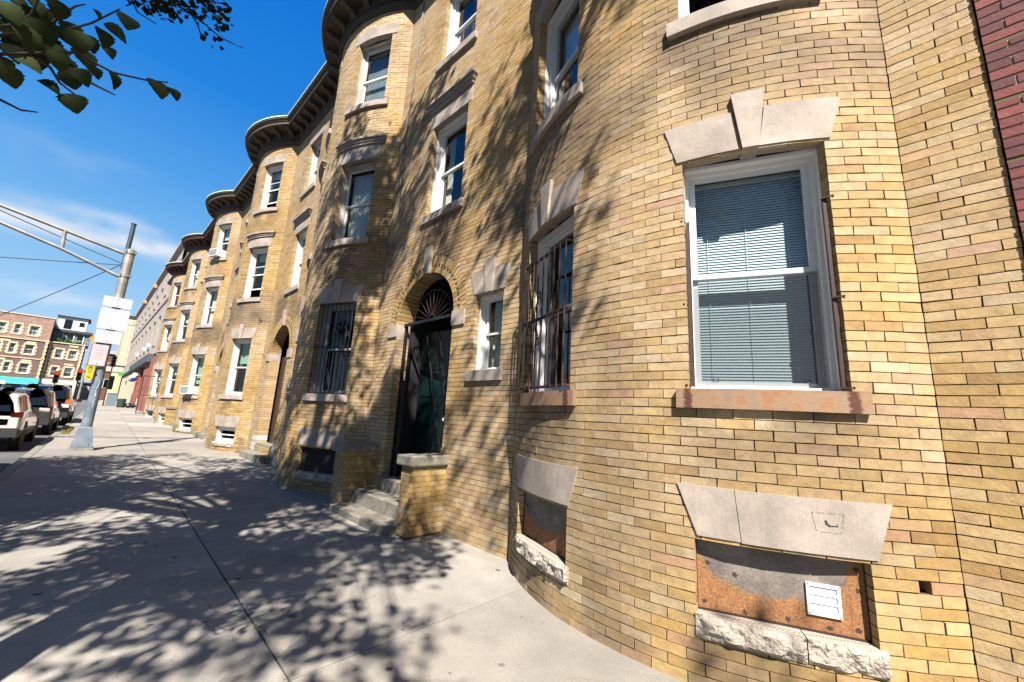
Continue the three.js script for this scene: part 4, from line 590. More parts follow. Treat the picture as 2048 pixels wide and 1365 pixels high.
// ------------------------------------------------------------------ parked cars (local: +x right, y up, nose towards -z)
M.tyre = std(0x17171a, .9); M.rim = std(0x8c8f93, .35, { metalness: .7 }); M.carGlass = new THREE.MeshPhysicalMaterial({ color: 0x0b0f12, roughness: .04, metalness: 0, ior: 1.5 }); M.plastic = std(0x1d1d1f, .6); M.tailRed = new THREE.MeshPhysicalMaterial({ color: 0x3a0607, roughness: .15, clearcoat: 1 }); M.plate = std(0xd6d8d8, .5);
M.lampOn = std(0xff3a1a, .3, { emissive: 0xff2a08, emissiveIntensity: 1.6 });
function car(name, label, x, z, yaw, paint, o) {
  const A = thing(name, label, o.cat || 'car', [x, gh(z) - .13, z], yaw, 'cars parked along the kerb');
  // stations along the car from the tail (+z) to the nose (-z): [z, yBottom, yBelt, yRoof, halfWidthBody, halfWidthBelt, halfWidthRoof]
  const S = o.stations, n = S.length, body = new GB(), glass = new GB(), trim = new GB();
  const sec = s => { const [zz, yb, ye, yr, w, we, wr] = s, cab = yr > ye + .12; return [[0, yb], [w * .86, yb], [w * .97, yb + .1], [w, lerp(yb, ye, .45)], [w * .99, lerp(yb, ye, .75)], [we, ye], ...(cab ? [[lerp(we, wr, .12), lerp(ye, yr, .1)], [lerp(we, wr, .86), lerp(ye, yr, .86)], [wr * .93, yr - .03], [wr * .6, yr], [0, yr + .012]] : [[we * .97, ye + .018], [we * .9, lerp(ye, yr, .75)], [we * .8, yr - .005], [we * .5, yr], [0, yr + .01]])].map(q => [q[0], q[1], zz]); };
  const Q = S.map(sec), m = Q[0].length;
  // smooth normals over the skin
  const nrm = Q.map((row, i) => row.map((p, j) => { const a = Q[Math.max(0, i - 1)][j], b = Q[Math.min(n - 1, i + 1)][j], c = row[Math.max(0, j - 1)], d = row[Math.min(m - 1, j + 1)]; const u = V(b[0] - a[0], b[1] - a[1], b[2] - a[2]), v = V(d[0] - c[0], d[1] - c[1], d[2] - c[2]); const k = v.cross(u).normalize(); if (j === m - 1) k.set(0, 1, .0); if (k.x < -.1) k.negate(); return k.toArray(); }));
  const gl = o.glass || [];                                      // pairs of stations whose cabin side is glass
  for (let i = 0; i < n - 1; i++) for (let j = 1; j < m - 1; j++) for (const sd of [1, -1]) {
    const f = p => [p[0] * sd, p[1], p[2]]; let a = f(Q[i][j]), b = f(Q[i + 1][j]), c = f(Q[i + 1][j + 1]), d = f(Q[i][j + 1]); const N = [nrm[i][j], nrm[i + 1][j], nrm[i + 1][j + 1], nrm[i][j + 1]].map(f);
    const side = j === 6 && gl.includes(i), top = (j >= 8) && (o.screens || []).includes(i);
    const g = side || top ? glass : j <= 2 && o.clad ? trim : body; if (sd > 0) g.quad(a, b, c, d, null, N); else g.quad(b, a, d, c, null, [N[1], N[0], N[3], N[2]]);
  }
  for (const [i, s] of [[0, 1], [n - 1, -1]]) { const r = Q[i]; for (let j = 1; j < m - 1; j++) { const a = r[j], b = r[j + 1], a2 = [-a[0], a[1], a[2]], b2 = [-b[0], b[1], b[2]]; s > 0 ? body.quad(a2, a, b, b2) : body.quad(a, a2, b2, b); } }
  body.build('body', paint, A); if (glass.p.length) glass.build('window_glass', M.carGlass, A); if (trim.p.length) trim.build('cladding', M.plastic, A);
  for (const zz of o.wheels) for (const sd of [-1, 1]) {
    const Wl = sub('wheel', A), R0 = o.wr || .35, w = o.hw - .02; Wl.position.set(sd * w, R0, zz); Wl.rotation.z = -sd * Math.PI / 2;
    new GB().lathe([[R0 * .6, -.2], [R0 * .93, -.2], [R0, -.17], [R0, -.02], [R0 * .94, .01], [R0 * .66, .012], [R0 * .66, -.02]], [0, 0, 0], 28).build('tyre', M.tyre, Wl);
    const rim = new GB(); rim.lathe([[R0 * .66, .0], [R0 * .6, -.005], [R0 * .58, -.05], [.02, -.06]], [0, 0, 0], 24); for (let k = 0; k < 10; k++) { const a = k / 10 * 6.283; rim.bar([.04 * Math.cos(a), -.02, .04 * Math.sin(a)], [R0 * .62 * Math.cos(a), -.004, R0 * .62 * Math.sin(a)], .035, .02); } rim.lathe([[.06, -.06], [.06, -.005], [0, 0]], [0, 0, 0], 12); rim.build('rim', M.rim, Wl);
    const arch = new GB(), aw = sd * (o.hw + .004); for (let k = 0; k < 16; k++) { const a0 = k / 16 * Math.PI * 1.1 - .157, a1 = (k + 1) / 16 * Math.PI * 1.1 - .157, P = (q, a, dx) => [aw - sd * dx, R0 + q * Math.sin(a), zz + q * Math.cos(a)]; const r0 = R0 + .035, r1 = R0 + .085; const t = [P(r0, a0, 0), P(r0, a1, 0), P(r1, a1, .004), P(r1, a0, .004)], u = [P(r0, a0, .12), P(r0, a1, .12)]; sd > 0 ? arch.quad(t[0], t[3], t[2], t[1]) : arch.quad(t[0], t[1], t[2], t[3]); sd > 0 ? arch.quad(t[0], t[1], u[1], u[0]) : arch.quad(t[1], t[0], u[0], u[1]); } arch.build('wheel_arch', o.clad ? M.plastic : paint, A);
    const well = new GB(); well.tube([[aw - sd * .005, R0 + .02, zz], [aw - sd * .2, R0 + .02, zz]], R0 + .045, R0 + .045, 20); well.build('wheel_well', M.dark, A);
  }
  for (const sd of [-1, 1]) {
    const t = new GB(), [ty0, ty1, tw, tz] = o.tail, x1 = sd * (o.hw - .02), x0 = sd * (o.hw - tw), zz = S[o.tailAt || 0][0]; t.hex([[Math.min(x0, x1), ty0, zz - tz], [Math.max(x0, x1), ty0, zz - tz], [Math.max(x0, x1), ty1, zz - tz], [Math.min(x0, x1), ty1, zz - tz], [Math.min(x0, x1), ty0 + .02, zz + .012], [Math.max(x0, x1), ty0, zz + .006], [Math.max(x0, x1), ty1, zz + .006], [Math.min(x0, x1), ty1 - .03, zz + .012]]); t.build('tail_light', o.lit && sd > 0 ? M.lampOn : M.tailRed, A);
    const mi = new GB(), mz = o.mirrorZ, my = o.mirrorY; const X = sd * (o.hw + .02); mi.hex([[X - .02, my, mz - .1], [X + sd * .2, my + .01, mz - .06], [X + sd * .2, my + .12, mz - .06], [X - .02, my + .13, mz - .1], [X - .02, my, mz + .04], [X + sd * .2, my + .01, mz + .04], [X + sd * .2, my + .13, mz + .04], [X - .02, my + .14, mz + .04]]); mi.build('mirror', o.mirrorMat || paint, A);
  }
  const zr = S[o.tailAt || 0][0], rg = new GB(); const [gx, gy0, gy1] = o.rearGlass; rg.hex([[-gx, gy0, zr - .08], [gx, gy0, zr - .08], [gx * .86, gy1, zr - o.rearLean - .06], [-gx * .86, gy1, zr - o.rearLean - .06], [-gx, gy0, zr + .015], [gx, gy0, zr + .015], [gx * .86, gy1, zr - o.rearLean + .02], [-gx * .86, gy1, zr - o.rearLean + .02]]); rg.build('rear_window', M.carGlass, A);
  new GB().box(-.26, o.plateY, zr - .02, .26, o.plateY + .13, zr + .02).build('licence_plate', M.plate, A);
  const bm = new GB(); bm.box(-o.hw + .05, o.bump, zr - .1, o.hw - .05, o.bump + .24, zr + .05); bm.build('bumper', o.clad ? M.plastic : paint, A);
  if (o.rails) for (const sd of [-1, 1]) new GB().tube([[sd * .55, o.rails, zr - .5], [sd * .57, o.rails + .05, zr - .75], [sd * .57, o.rails + .05, zr - 2.1], [sd * .55, o.rails, zr - 2.35]], .018, .018, 6).build('roof_rail', M.rim, A);
  return A;
}
const paintOf = (c, k = .25) => new THREE.MeshPhysicalMaterial({ color: c, roughness: k, clearcoat: 1, clearcoatRoughness: .04 });
const suv = (hw, len) => [[len / 2, .42, .98, 1.0, hw * .9, hw * .9, hw * .8], [len / 2 - .05, .32, .98, 1.18, hw * .97, hw * .94, hw * .78], [len / 2 - .2, .28, .99, 1.6, hw, hw * .95, hw * .74], [len / 2 - .5, .27, .99, 1.66, hw, hw * .96, hw * .75], [len / 2 - 1.2, .26, .98, 1.69, hw, hw * .96, hw * .76], [len / 2 - 2.0, .26, .96, 1.68, hw, hw * .96, hw * .76], [len / 2 - 2.6, .26, .94, 1.58, hw, hw * .96, hw * .74], [len / 2 - 3.35, .27, .93, 1.08, hw, hw * .95, hw * .82], [len / 2 - 3.5, .27, .92, 1.03, hw, hw * .94, hw * .8], [-len / 2 + .5, .28, .86, .95, hw * .99, hw * .9, hw * .7], [-len / 2 + .15, .3, .74, .82, hw * .94, hw * .84, hw * .6], [-len / 2, .36, .62, .66, hw * .84, hw * .74, hw * .5]];
const common = { glass: [2, 3, 4, 5, 6], screens: [6], wheels: [1.42, -1.28], hw: .9, tail: [.9, 1.06, .24, .3], mirrorZ: -.72, mirrorY: .98, rearGlass: [.68, 1.08, 1.5], rearLean: .2, plateY: .66, bump: .38, clad: true, rails: 1.68 };
car('parked_suv', 'white compact sport utility car, nearest complete car parked at the kerb', -1.88, -19.65, -.03, paintOf(0xa8a59c), { ...common, stations: suv(.9, 4.6).map(q => q.map((v, i) => i >= 1 && i <= 3 ? v * .94 : v)), rails: 1.57, rearGlass: [.64, 1.06, 1.34] });
car('parked_suv', 'dark bronze sport utility car parked ahead of the white one', kerbX(-25) - 1.2, -25.3, -.03, paintOf(0x2c2823), { ...common, stations: suv(.88, 4.5), hw: .88, mirrorMat: paintOf(0xd8d8d6) });
car('parked_suv', 'black sport utility car with lit red tail light, third in line', kerbX(-31) - 1.15, -31.3, -.03, paintOf(0x0e1014), { ...common, stations: suv(.98, 4.9).map(s => s.map((v, i) => i >= 1 && i <= 3 ? v * 1.12 : v)), hw: .98, lit: true, tail: [1.0, 1.22, .2, .2], rearGlass: [.74, 1.24, 1.7], rails: 1.88, wr: .39, mirrorY: 1.1, plateY: .8 });
car('parked_car', 'pale car at the left picture edge, only its dark mirror and flank showing', -2.12, -12.5, -.03, paintOf(0xb9b8b2), { ...common, stations: suv(.88, 4.5), hw: .88, mirrorMat: M.plastic });

// ------------------------------------------------------------------ farther down the street
const farBrick = texture(256, 2, (u, v) => { const row = Math.floor(v * 28), n = hash2(Math.floor(u * 9 + (row % 2) * .5) % 9, row, 8), f = fbm(u * 8, v * 8, 88, 3, 8), s = hash2(Math.floor(u * 256), Math.floor(v * 256), 2); return grey(.82 + .2 * (n - .5) + .16 * (f - .5) + .08 * (s - .5)); });
const wallMat = c => std(new THREE.Color(c).multiplyScalar(.85), .9, { map: farBrick });
{ // pinkish commercial building flush with the row
  const B = thing('commercial_building', 'long pinkish brick commercial building beyond the row houses', 'building'), s = flatSurf(XW), zN = -45.05, zF = -94, ops = [];
  for (let k = 0; k < 9; k++) { const z = -52.6 - k * 4.6; ops.push({ u0: z - .75, u1: z + .75, y0: 6.95, y1: 9.85 }, { u0: z - .7, u1: z + .7, y0: 12.1, y1: 13.6 }); }
  const w = new GB(); sheet(w, s, zF, zN, 5.9, 15.4, ops, 0); w.build('wall', wallMat(0xc9beb1), B); new GB().box(XW + .25, 0, zF, XW + 12, 15.4, zF + .1).box(XW + .25, 0, zN - .1, XW + 12, 15.4, zN).box(XW + 11.9, 0, zF, XW + 12, 15.4, zN).box(XW + .25, 15.3, zF, XW + 12, 15.4, zN).build('inner_wall', M.room, B);
  for (const o of ops) { windowUnit(B, s.frame((o.u0 + o.u1) / 2, o.y0), o.u1 - o.u0, o.y1 - o.y0, { reveal: .16, fw: .07, blind: hash2(Math.round(-o.u0), 3, 3) > .5 ? 'shade' : null, drop: .4, frame: M.oldWhite }); const q = new GB(); const { u0, u1, y0, y1 } = o; q.quad(s.pt(u0, 0, y0), s.pt(u0, 0, y1), s.pt(u0, -.16, y1), s.pt(u0, -.16, y0)); q.quad(s.pt(u1, -.16, y0), s.pt(u1, -.16, y1), s.pt(u1, 0, y1), s.pt(u1, 0, y0)); q.quad(s.pt(u0, -.16, y1), s.pt(u0, 0, y1), s.pt(u1, 0, y1), s.pt(u1, -.16, y1)); q.build('reveal', M.stone, B); block(new GB(), s, y1, y1 + .25, u0 - .1, u1 + .1, u0 - .1, u1 + .1, 0, .05).build('lintel', M.stone, B); block(new GB(), s, y0 - .14, y0, u0 - .1, u1 + .1, u0 - .1, u1 + .1, -.1, .07).build('sill', M.stone, B); }
  block(new GB(), s, 11.0, 11.22, zF, zN, zF, zN, -.05, .08).build('string_course', std(0x8d7f7c, .8), B); block(new GB(), s, 5.9, 6.5, zF, zN, zF, zN, -.05, .03).build('band', std(0xa09089, .8), B);
  { const g = new GB(); block(g, s, 15.4, 15.65, zF, zN, zF, zN, -.3, .12); block(g, s, 15.65, 15.9, zF, zN, zF, zN, -.3, .3); g.build('cornice', std(0xa8998f, .8), B); } block(new GB(), s, 15.9, 16.6, zF, -56, zF, -56, -.5, -.05).build('parapet', std(0x2b3036, .7), B);
  for (const z of [-64, -76]) { const g = new GB(); block(g, s, 15.0, 15.5, z - .2, z + .2, z - .2, z + .2, .1, .5); g.build('scupper', std(0x9c7d58, .7), B); }
  for (const z of [-66, -80]) new GB().box(XW + 1, 16.5, z - .3, XW + 1.6, 17.6, z + .3).build('chimney', M.dark, B);
  // shopfronts
  block(new GB(), s, .2, 5.5, -55.6, zN, -55.6, zN, -.3, .1).build('red_pier', wallMat(0xb0604a), B); block(new GB(), s, .2, 5.2, -64, -61.8, -64, -61.8, -.3, .06).build('red_pier', wallMat(0xb0604a), B);
  block(new GB(), s, 5.15, 5.9, -74, -50.5, -74, -50.5, -.2, .4).build('shop_cornice', std(0x3c474c, .6), B); block(new GB(), s, 5.3, 5.9, zF, -74, zF, -74, -.2, .35).build('shop_cornice', std(0x8f9a8c, .7), B);
  new GB().box(XW + .25, .2, -61.8, XW + .35, 5.2, -55.6).build('shop_recess', M.dark, B); new GB().box(XW + .12, .4, -60, XW + .2, 1.7, -57.6).build('white_panel', M.white, B);
  for (let k = 0; k < 10; k++) { const z = -66 - k * 2.7; block(new GB(), s, .6, 4.6, z - 1.25, z + 1.25, z - 1.25, z + 1.25, -.2, k % 2 ? .02 : .05).build('shutter', std(0xa9a58c, .7), B); block(new GB(), s, .6, 5.3, z - 1.42, z - 1.28, z - 1.42, z - 1.28, -.2, .12).build('shop_pilaster', std(0x9a9684, .8), B); }
  new GB().box(XW + .22, .2, zF, XW + .26, 5.9, -64).build('shop_back', M.dark, B);
  for (const [z, y, l] of [[-58.8, 4.1, 'nearer white globe lamp over the shop door'], [-61.7, 4.0, 'farther white globe lamp over the shop door']]) { const L = thing('globe_lamp', l, 'lamp', [XW - .5, y, z]); new GB().lathe([[0, -.28], [.2, -.24], [.28, 0], [.2, .24], [0, .28]], [0, 0, 0], 14).build('globe', M.white, L); new GB().lathe([[.1, -.5], [.3, -.4], [.3, -.3], [.1, -.25]], [0, 0, 0], 12).build('bowl', std(0x2c3566, .5), L); new GB().bar([0, .2, 0], [.5, .3, 0], .05).build('bracket', M.iron, L); }
  airCon([XW, 7.1, -57.2], -Math.PI / 2, .7, 'nearest white air conditioner on the pinkish commercial building'); airCon([XW, 7.1, -61.8], -Math.PI / 2, .7, 'middle white air conditioner on the pinkish commercial building'); airCon([XW, 7.1, -71], -Math.PI / 2, .7, 'farthest white air conditioner on the pinkish commercial building');
}
{ // cream building that steps out at the end of the block
  const B = thing('cream_building', 'pale cream stucco building at the far end of the block', 'building'); new GB().box(2.7, 0, -112, 14, 15.4, -95).build('wall', std(0xcfc8ad, .9, { map: stoneMap }), B); new GB().box(2.5, 15.4, -112.2, 14, 15.7, -94.8).build('cornice', std(0x8c8f86, .8), B); new GB().box(2.3, 15.7, -112.4, 14, 15.95, -94.6).build('cornice', std(0x7d827c, .8), B);
  const D = new GB(); for (let k = 0; k < 4; k++) D.box(2.75 + k * .28, 14.2, -94.95, 2.9 + k * .28, 14.5, -94.9); D.build('frieze_blocks', std(0xc4bda4, .8), B).userData.kind = 'stuff';
  new GB().box(.9, 5.9, -99, 3.7, 6.9, -94.6).build('canopy', std(0xa09d90, .8), B); new GB().box(.8, 6.9, -99.1, 3.7, 7.05, -94.5).build('canopy_edge', std(0x4c4a45, .8), B); new GB().box(2.2, 0, -94.9, 3.6, 5.9, -94.7).build('shop_wall', std(0xb5a684, .9), B); new GB().box(2.2, 3, -94.69, 2.8, 5.2, -94.66).build('window', M.carGlass, B);
}
{ // brown brick apartment block facing us across the junction
  const B = thing('apartment_block', 'brown brick apartment block with cream quoins across the junction', 'building'), y0 = 1.0, zf = -95;
  M.brownBrick = wallMat(0x85695f); M.pinkTop = wallMat(0xb2917f); M.cream = std(0xb5a788, .85);
  const face = (x0, x1, yb, yt, z, m, wins) => { // wall facing +z with window openings
    const s = { bay: false, pt: (u, d, y) => [u, y, z + d] }; const ops = wins.map(([x, y, w, h]) => ({ u0: x - w / 2, u1: x + w / 2, y0: y, y1: y + h })); const g = new GB(); sheet(g, s, x0, x1, yb, yt, ops, 0); g.build('wall', m, B);
    for (const [x, y, w, h] of wins) { windowUnit(B, { p: [x, y, z], ry: 0 }, w, h, { reveal: .12, fw: .06, blind: hash2(Math.round(x * 7), Math.round(y), 2) > .5 ? 'shade' : 'curtain', drop: .35 }); block(new GB(), s, y + h, y + h + .22, x - w / 2 - .15, x + w / 2 + .15, x - w / 2 - .15, x + w / 2 + .15, -.1, .05).build('lintel', M.cream, B); block(new GB(), s, y - .16, y, x - w / 2 - .15, x + w / 2 + .15, x - w / 2 - .15, x + w / 2 + .15, -.1, .07).build('sill', M.cream, B); for (const sd of [-1, 1]) for (let k = 0; k < 6; k++) { const e = x + sd * w / 2, ww = k % 2 ? .18 : .3, a = sd < 0 ? e - ww : e, hh = h / 6; block(new GB(), s, y + k * hh + .005, y + (k + 1) * hh - .005, a, a + ww, a, a + ww, -.1, .04).build('quoin', M.cream, B); } }
  };
  const rows = [[10.35, 1.45], [7.45, 1.45], [4.6, 1.45]];
  face(-26, -5.4, y0, 11.95 - 2.2, zf, M.brownBrick, rows.slice(1).flatMap(([y, h]) => [-13.6, -12, -10.4, -8.8, -7.15].map((x, i) => [x, y, i % 2 ? .62 : .95, h])));
  face(-26, -5.4, 9.75, 13.3, zf + .06, M.pinkTop, [-13.6, -12, -10.4, -8.8, -7.15].map((x, i) => [x, 10.35, i % 2 ? .62 : .95, 1.45]));
  face(-5.4, -1.5, y0, 9.7, zf - .6, M.brownBrick, [[-4.1, 7.3, .8, 1.45], [-2.6, 7.3, .9, 1.45], [-4.1, 4.5, .7, 1.45], [-2.6, 4.5, .9, 1.45]]);
  { const g = new GB(); g.box(-26, 0, zf - 14, -5.4, 13.3, zf - .3).box(-5.4, 0, zf - 14, -1.5, 9.7, zf - 1); g.build('core', M.brownBrick, B); }
  new GB().box(-26, 9.6, zf, -5.3, 9.75, zf + .14).build('string_course', M.cream, B); new GB().box(-26, 13.3, zf - .4, -5.3, 13.45, zf + .16).build('coping', M.cream, B); new GB().box(-26, 6.75, zf, -5.35, 6.9, zf + .1).build('string_course', M.cream, B); new GB().box(-5.4, 9.7, zf - 1, -1.4, 9.85, zf - .45).build('coping', M.cream, B);
  for (const x of [-5.55, -5.15, -1.65]) for (let k = 0; k < 20; k++) { const w = k % 2 ? .2 : .32; new GB().box(x - w / 2, 3.9 + k * .3, zf - .62, x + w / 2, 4.18 + k * .3, zf + (x < -5.4 ? .1 : -.54)).build('quoin', M.cream, B); }
  for (const [x, y] of [[-12.8, 9.1], [-9.6, 9.1], [-7.1, 9.1], [-12.8, 6.3], [-9.6, 6.3], [-7.1, 6.3], [-2.7, 9.25], [-2.7, 6.3]]) new GB().box(x - .5, y, x < -5 ? zf : zf - .6, x + .5, y + .28, (x < -5 ? zf : zf - .6) + .06).build('stone_panel', M.cream, B);
  // roof storeys over the lower part
  new GB().box(-5.3, 9.85, zf - 8, -1.2, 11.7, zf - 2).build('mansard', std(0x59646d, .7), B); new GB().box(-5.35, 11.7, zf - 8.2, -1.0, 12.1, zf - 1.6).build('mansard_eave', std(0x2e3338, .7), B); for (const x of [-4.6, -3.4, -2.3]) { new GB().box(x - .32, 10.1, zf - 2, x + .32, 11.4, zf - 1.95).build('mansard_window', M.carGlass, B); new GB().box(x + .34, 10.1, zf - 2, x + .44, 11.4, zf - 1.93).build('mansard_trim', M.white, B); }
  new GB().box(-5.2, 12.1, zf - 8, -1.9, 14.3, zf - 3).build('penthouse', std(0xcfd2d2, .7), B); new GB().box(-5.4, 14.3, zf - 8.2, -1.6, 14.45, zf - 2.7).build('penthouse_roof', M.dark, B); new GB().box(-4.5, 12.4, zf - 3, -3.6, 13.9, zf - 2.95).build('penthouse_window', M.carGlass, B); new GB().box(-2.8, 13, zf - 3, -2.2, 13.7, zf - 2.95).build('penthouse_window', M.carGlass, B);
  // shops below
  { const g = new GB(); g.hex([[-26, 2.9, zf], [-5.3, 2.9, zf], [-5.3, 3.85, zf], [-26, 3.85, zf], [-26, 2.9, zf + 1.3], [-5.3, 2.9, zf + 1.3], [-5.3, 3.2, zf + 1.2], [-26, 3.2, zf + 1.2]]); g.build('awning', std(0x18a9a6, .7), B); new GB().box(-26, 1, zf, -5.4, 2.9, zf + .05).build('shop_window', M.carGlass, B); new GB().box(-12.5, 2.75, zf + 1.3, -8.3, 3.3, zf + 1.36).build('sign_board', M.paintWhite, B); }
  new GB().box(-5.4, 3.2, zf - .6, -1.4, 3.95, zf - .4).build('sign_band', M.paintWhite, B); for (const x of [-5.2, -3.7, -2.4, -1.5]) new GB().box(x - .2, 1, zf - .6, x + .2, 3.2, zf - .4).build('shop_pillar', M.paintWhite, B); new GB().box(-5.4, 1, zf - .6, -1.4, 3.2, zf - .55).build('shop_window', M.carGlass, B);
  const P = thing('roof_plants', 'row of green plants on the terrace of the apartment block', 'plant'), lf = new GB(), r = rngOf(91); for (let k = 0; k < 500; k++) { const x = -4.8 + r() * 2.6, y = 9.95 + r() * .6 * (.5 + .5 * Math.sin(x * 5)), z = zf - .9 - r() * .3, a = r() * 6; lf.tri([x, y, z], [x + .12 * Math.cos(a), y + .1, z + .1 * Math.sin(a)], [x + .05, y + .14, z], [0, 0], [.1, 0], [0, .1]); } lf.build('foliage', std(0x3f6a1e, .9, { side: THREE.DoubleSide }), P).userData.kind = 'stuff'; new GB().box(-4.9, 9.85, zf - 1.2, -2.1, 9.98, zf - .85).build('planter', M.dark, P);
}
{ // red block behind the junction, right of the pole
  const B = thing('red_block', 'red and cream building between pole signs and cream building', 'building'); new GB().box(.2, 0, -128, 9, 11, -116).build('wall', wallMat(0x8a5648), B); new GB().box(.1, 10.4, -115.9, 9, 11.1, -115.7).build('cornice', std(0x9aa0a4, .7), B); for (const [x, y] of [[1.2, 3.5], [2.4, 3.5], [1.2, 6.8], [2.4, 6.8]]) { new GB().box(x - .45, y - .1, -116, x + .45, y + 1.8, -115.9).build('window_trim', M.paintWhite, B); new GB().box(x - .35, y, -115.95, x + .35, y + 1.7, -115.88).build('window_pane', M.carGlass, B); } new GB().box(-1.5, 0, -118, .2, 4, -116).build('low_shop', std(0x9a9a98, .8), B); new GB().box(-1.5, 4, -118.2, .4, 4.3, -115.7).build('low_roof', M.dark, B);
}
// signals, lamp post, street clutter
function signal(label, x, y, z, lit) { const S = thing('traffic_signal', label, 'traffic signal', [x, 0, z], 0, 'traffic signals at the junction'); const g0 = gh(z); new GB().tube([[0, g0, -.1], [0, y + .5, -.1]], .06, .05, 10).build('post', M.iron, S); new GB().box(-.19, y - .75, -.12, .19, y + .45, .12).build('housing', M.blackPaint, S); for (let k = 0; k < 3; k++) { const yy = y + .25 - k * .38; new GB().tube([[0, yy, .1], [0, yy, .14]], .14, .14, 14).build('lens', lit && k === 0 ? M.sigRed : M.dark, S); const v = new GB(); for (let i = 0; i < 8; i++) { const a0 = i / 8 * Math.PI, a1 = (i + 1) / 8 * Math.PI; v.quad([.16 * Math.cos(a0), yy + .16 * Math.sin(a0), .12], [.16 * Math.cos(a1), yy + .16 * Math.sin(a1), .12], [.16 * Math.cos(a1), yy + .16 * Math.sin(a1) - .01, .32], [.16 * Math.cos(a0), yy + .16 * Math.sin(a0) - .01, .32]); } v.build('visor', lit && k === 0 ? std(0xb02418, .5, { side: THREE.DoubleSide }) : M.visor, S); } }
M.sigRed = std(0xff2a14, .4, { emissive: 0xff1c08, emissiveIntensity: 1.2 }); M.visor = std(0x141414, .6, { side: THREE.DoubleSide });
signal('red traffic signal, left one of the pair in front of the brown block', -2.32, 3.5, -60, true); signal('red traffic signal, right one of the pair beside the tall lamp post', -.82, 3.9, -60, true); signal('dark unlit traffic signal in front of the cream building', 1.45, 5.7, -62, false);
{ const L = thing('street_lamp', 'tall pale street lamp with short arm by the right traffic signal', 'street lamp', [-.5, gh(-61), -61]); new GB().tube([[0, 0, 0], [0, 6.4, 0]], .1, .07, 12).build('post', M.galv, L); new GB().tube([[0, 6.35, 0], [-.5, 6.5, 0], [-1, 6.5, 0]], .04, .04, 8).build('arm', M.galv, L); new GB().box(-1.5, 6.42, -.12, -.9, 6.52, .12).build('lamp_head', M.galv, L); }
{ const U = thing('utility_cabinet', 'grey utility cabinet on the sidewalk near the junction', 'cabinet', [2.0, gh(-62), -62]); new GB().box(-.4, .05, -.3, .4, 1.35, .3).build('case', std(0x5d6b74, .6), U); new GB().box(-.44, 1.35, -.34, .44, 1.42, .34).build('lid', std(0x55626a, .6), U); new GB().box(-.45, 0, -.35, .45, .06, .35).build('plinth', M.granite, U); }
{ const U = thing('litter_bin', 'dark green litter bin with black rubbish bags by the shops', 'bin', [2.7, gh(-59), -59]); new GB().lathe([[.3, 0], [.34, .1], [.36, .85], [.3, .9], [.2, .92]], [0, 0, 0], 14).build('drum', std(0x16301f, .6), U); for (const [x, z, r] of [[.6, .3, .34], [.95, -.1, .3], [.55, -.4, .32]]) { const g = new GB(), pr = []; for (let k = 0; k <= 6; k++) { const t = k / 6; pr.push([r * Math.sin(Math.PI * (t * .92 + .04)) * (1 + .1 * Math.sin(k * 5)), r * 1.5 * t]); } g.lathe(pr, [x, 0, z], 11); g.build('rubbish_bag', M.blackPaint, U); } }
{ const G = thing('open_iron_gate', 'black wrought iron gate standing open in front of the last bay', 'gate', [3.4, gh(-35), -34.9]); const fr = new GB(); fr.bar([-1.05, .35, 0], [-1.05, 2.75, 0], .05).bar([0, .35, 0], [0, 2.75, 0], .04).bar([-1.07, 2.75, 0], [0, 2.75, 0], .045).bar([-1.07, .38, 0], [0, .38, 0], .045).bar([-1.05, 1.5, 0], [0, 1.5, 0], .03); fr.build('gate_frame', M.iron, G); for (let k = 1; k < 6; k++) new GB().bar([-1.05 + k * .175, .38, 0], [-1.05 + k * .175, 2.75, 0], .016).build('bar', M.iron, G); const sc = new GB(); for (let k = 0; k < 4; k++) { const p = []; for (let i = 0; i <= 14; i++) { const a = i / 14 * 6; p.push([-.9 + k * .25 + .1 * Math.cos(a) * (1 - i / 20), 1.9 + .18 * Math.sin(a) * (1 - i / 24), .015]); } sc.tube(p, .01, .01, 5); } sc.build('scrollwork', M.iron, G); }
{ const G = thing('shop_sign', 'small round green sign above the shutters', 'sign', [2.9, 5.0, -80]); new GB().tube([[0, 0, -.06], [0, 0, .06]], .28, .28, 18).build('disc', std(0x3f8a1e, .6), G); new GB().bar([0, 0, 0], [.85, 0, 0], .05).build('bracket', M.iron, G); }
// weeds at the kerb by the pole
{ const W = thing('weeds', 'tuft of dry green weeds at the kerb beyond the signal pole', 'weed'), g = new GB(), r = rngOf(12); for (let k = 0; k < 420; k++) { const z = -22.2 - r() * 2.6, x = kerbX(z) + .02 + r() * .22, y = gh(z), a = r() * 6.28, h = .04 + r() * .09; g.tri([x, y, z], [x + .02 * Math.cos(a), y, z + .02 * Math.sin(a)], [x + .06 * Math.cos(a + 1), y + h, z + .06 * Math.sin(a + 1)], [0, 0], [.02, 0], [0, .1]); } g.build('blades', std(0x6b6a2a, .95, { side: THREE.DoubleSide }), W).userData.kind = 'stuff'; }

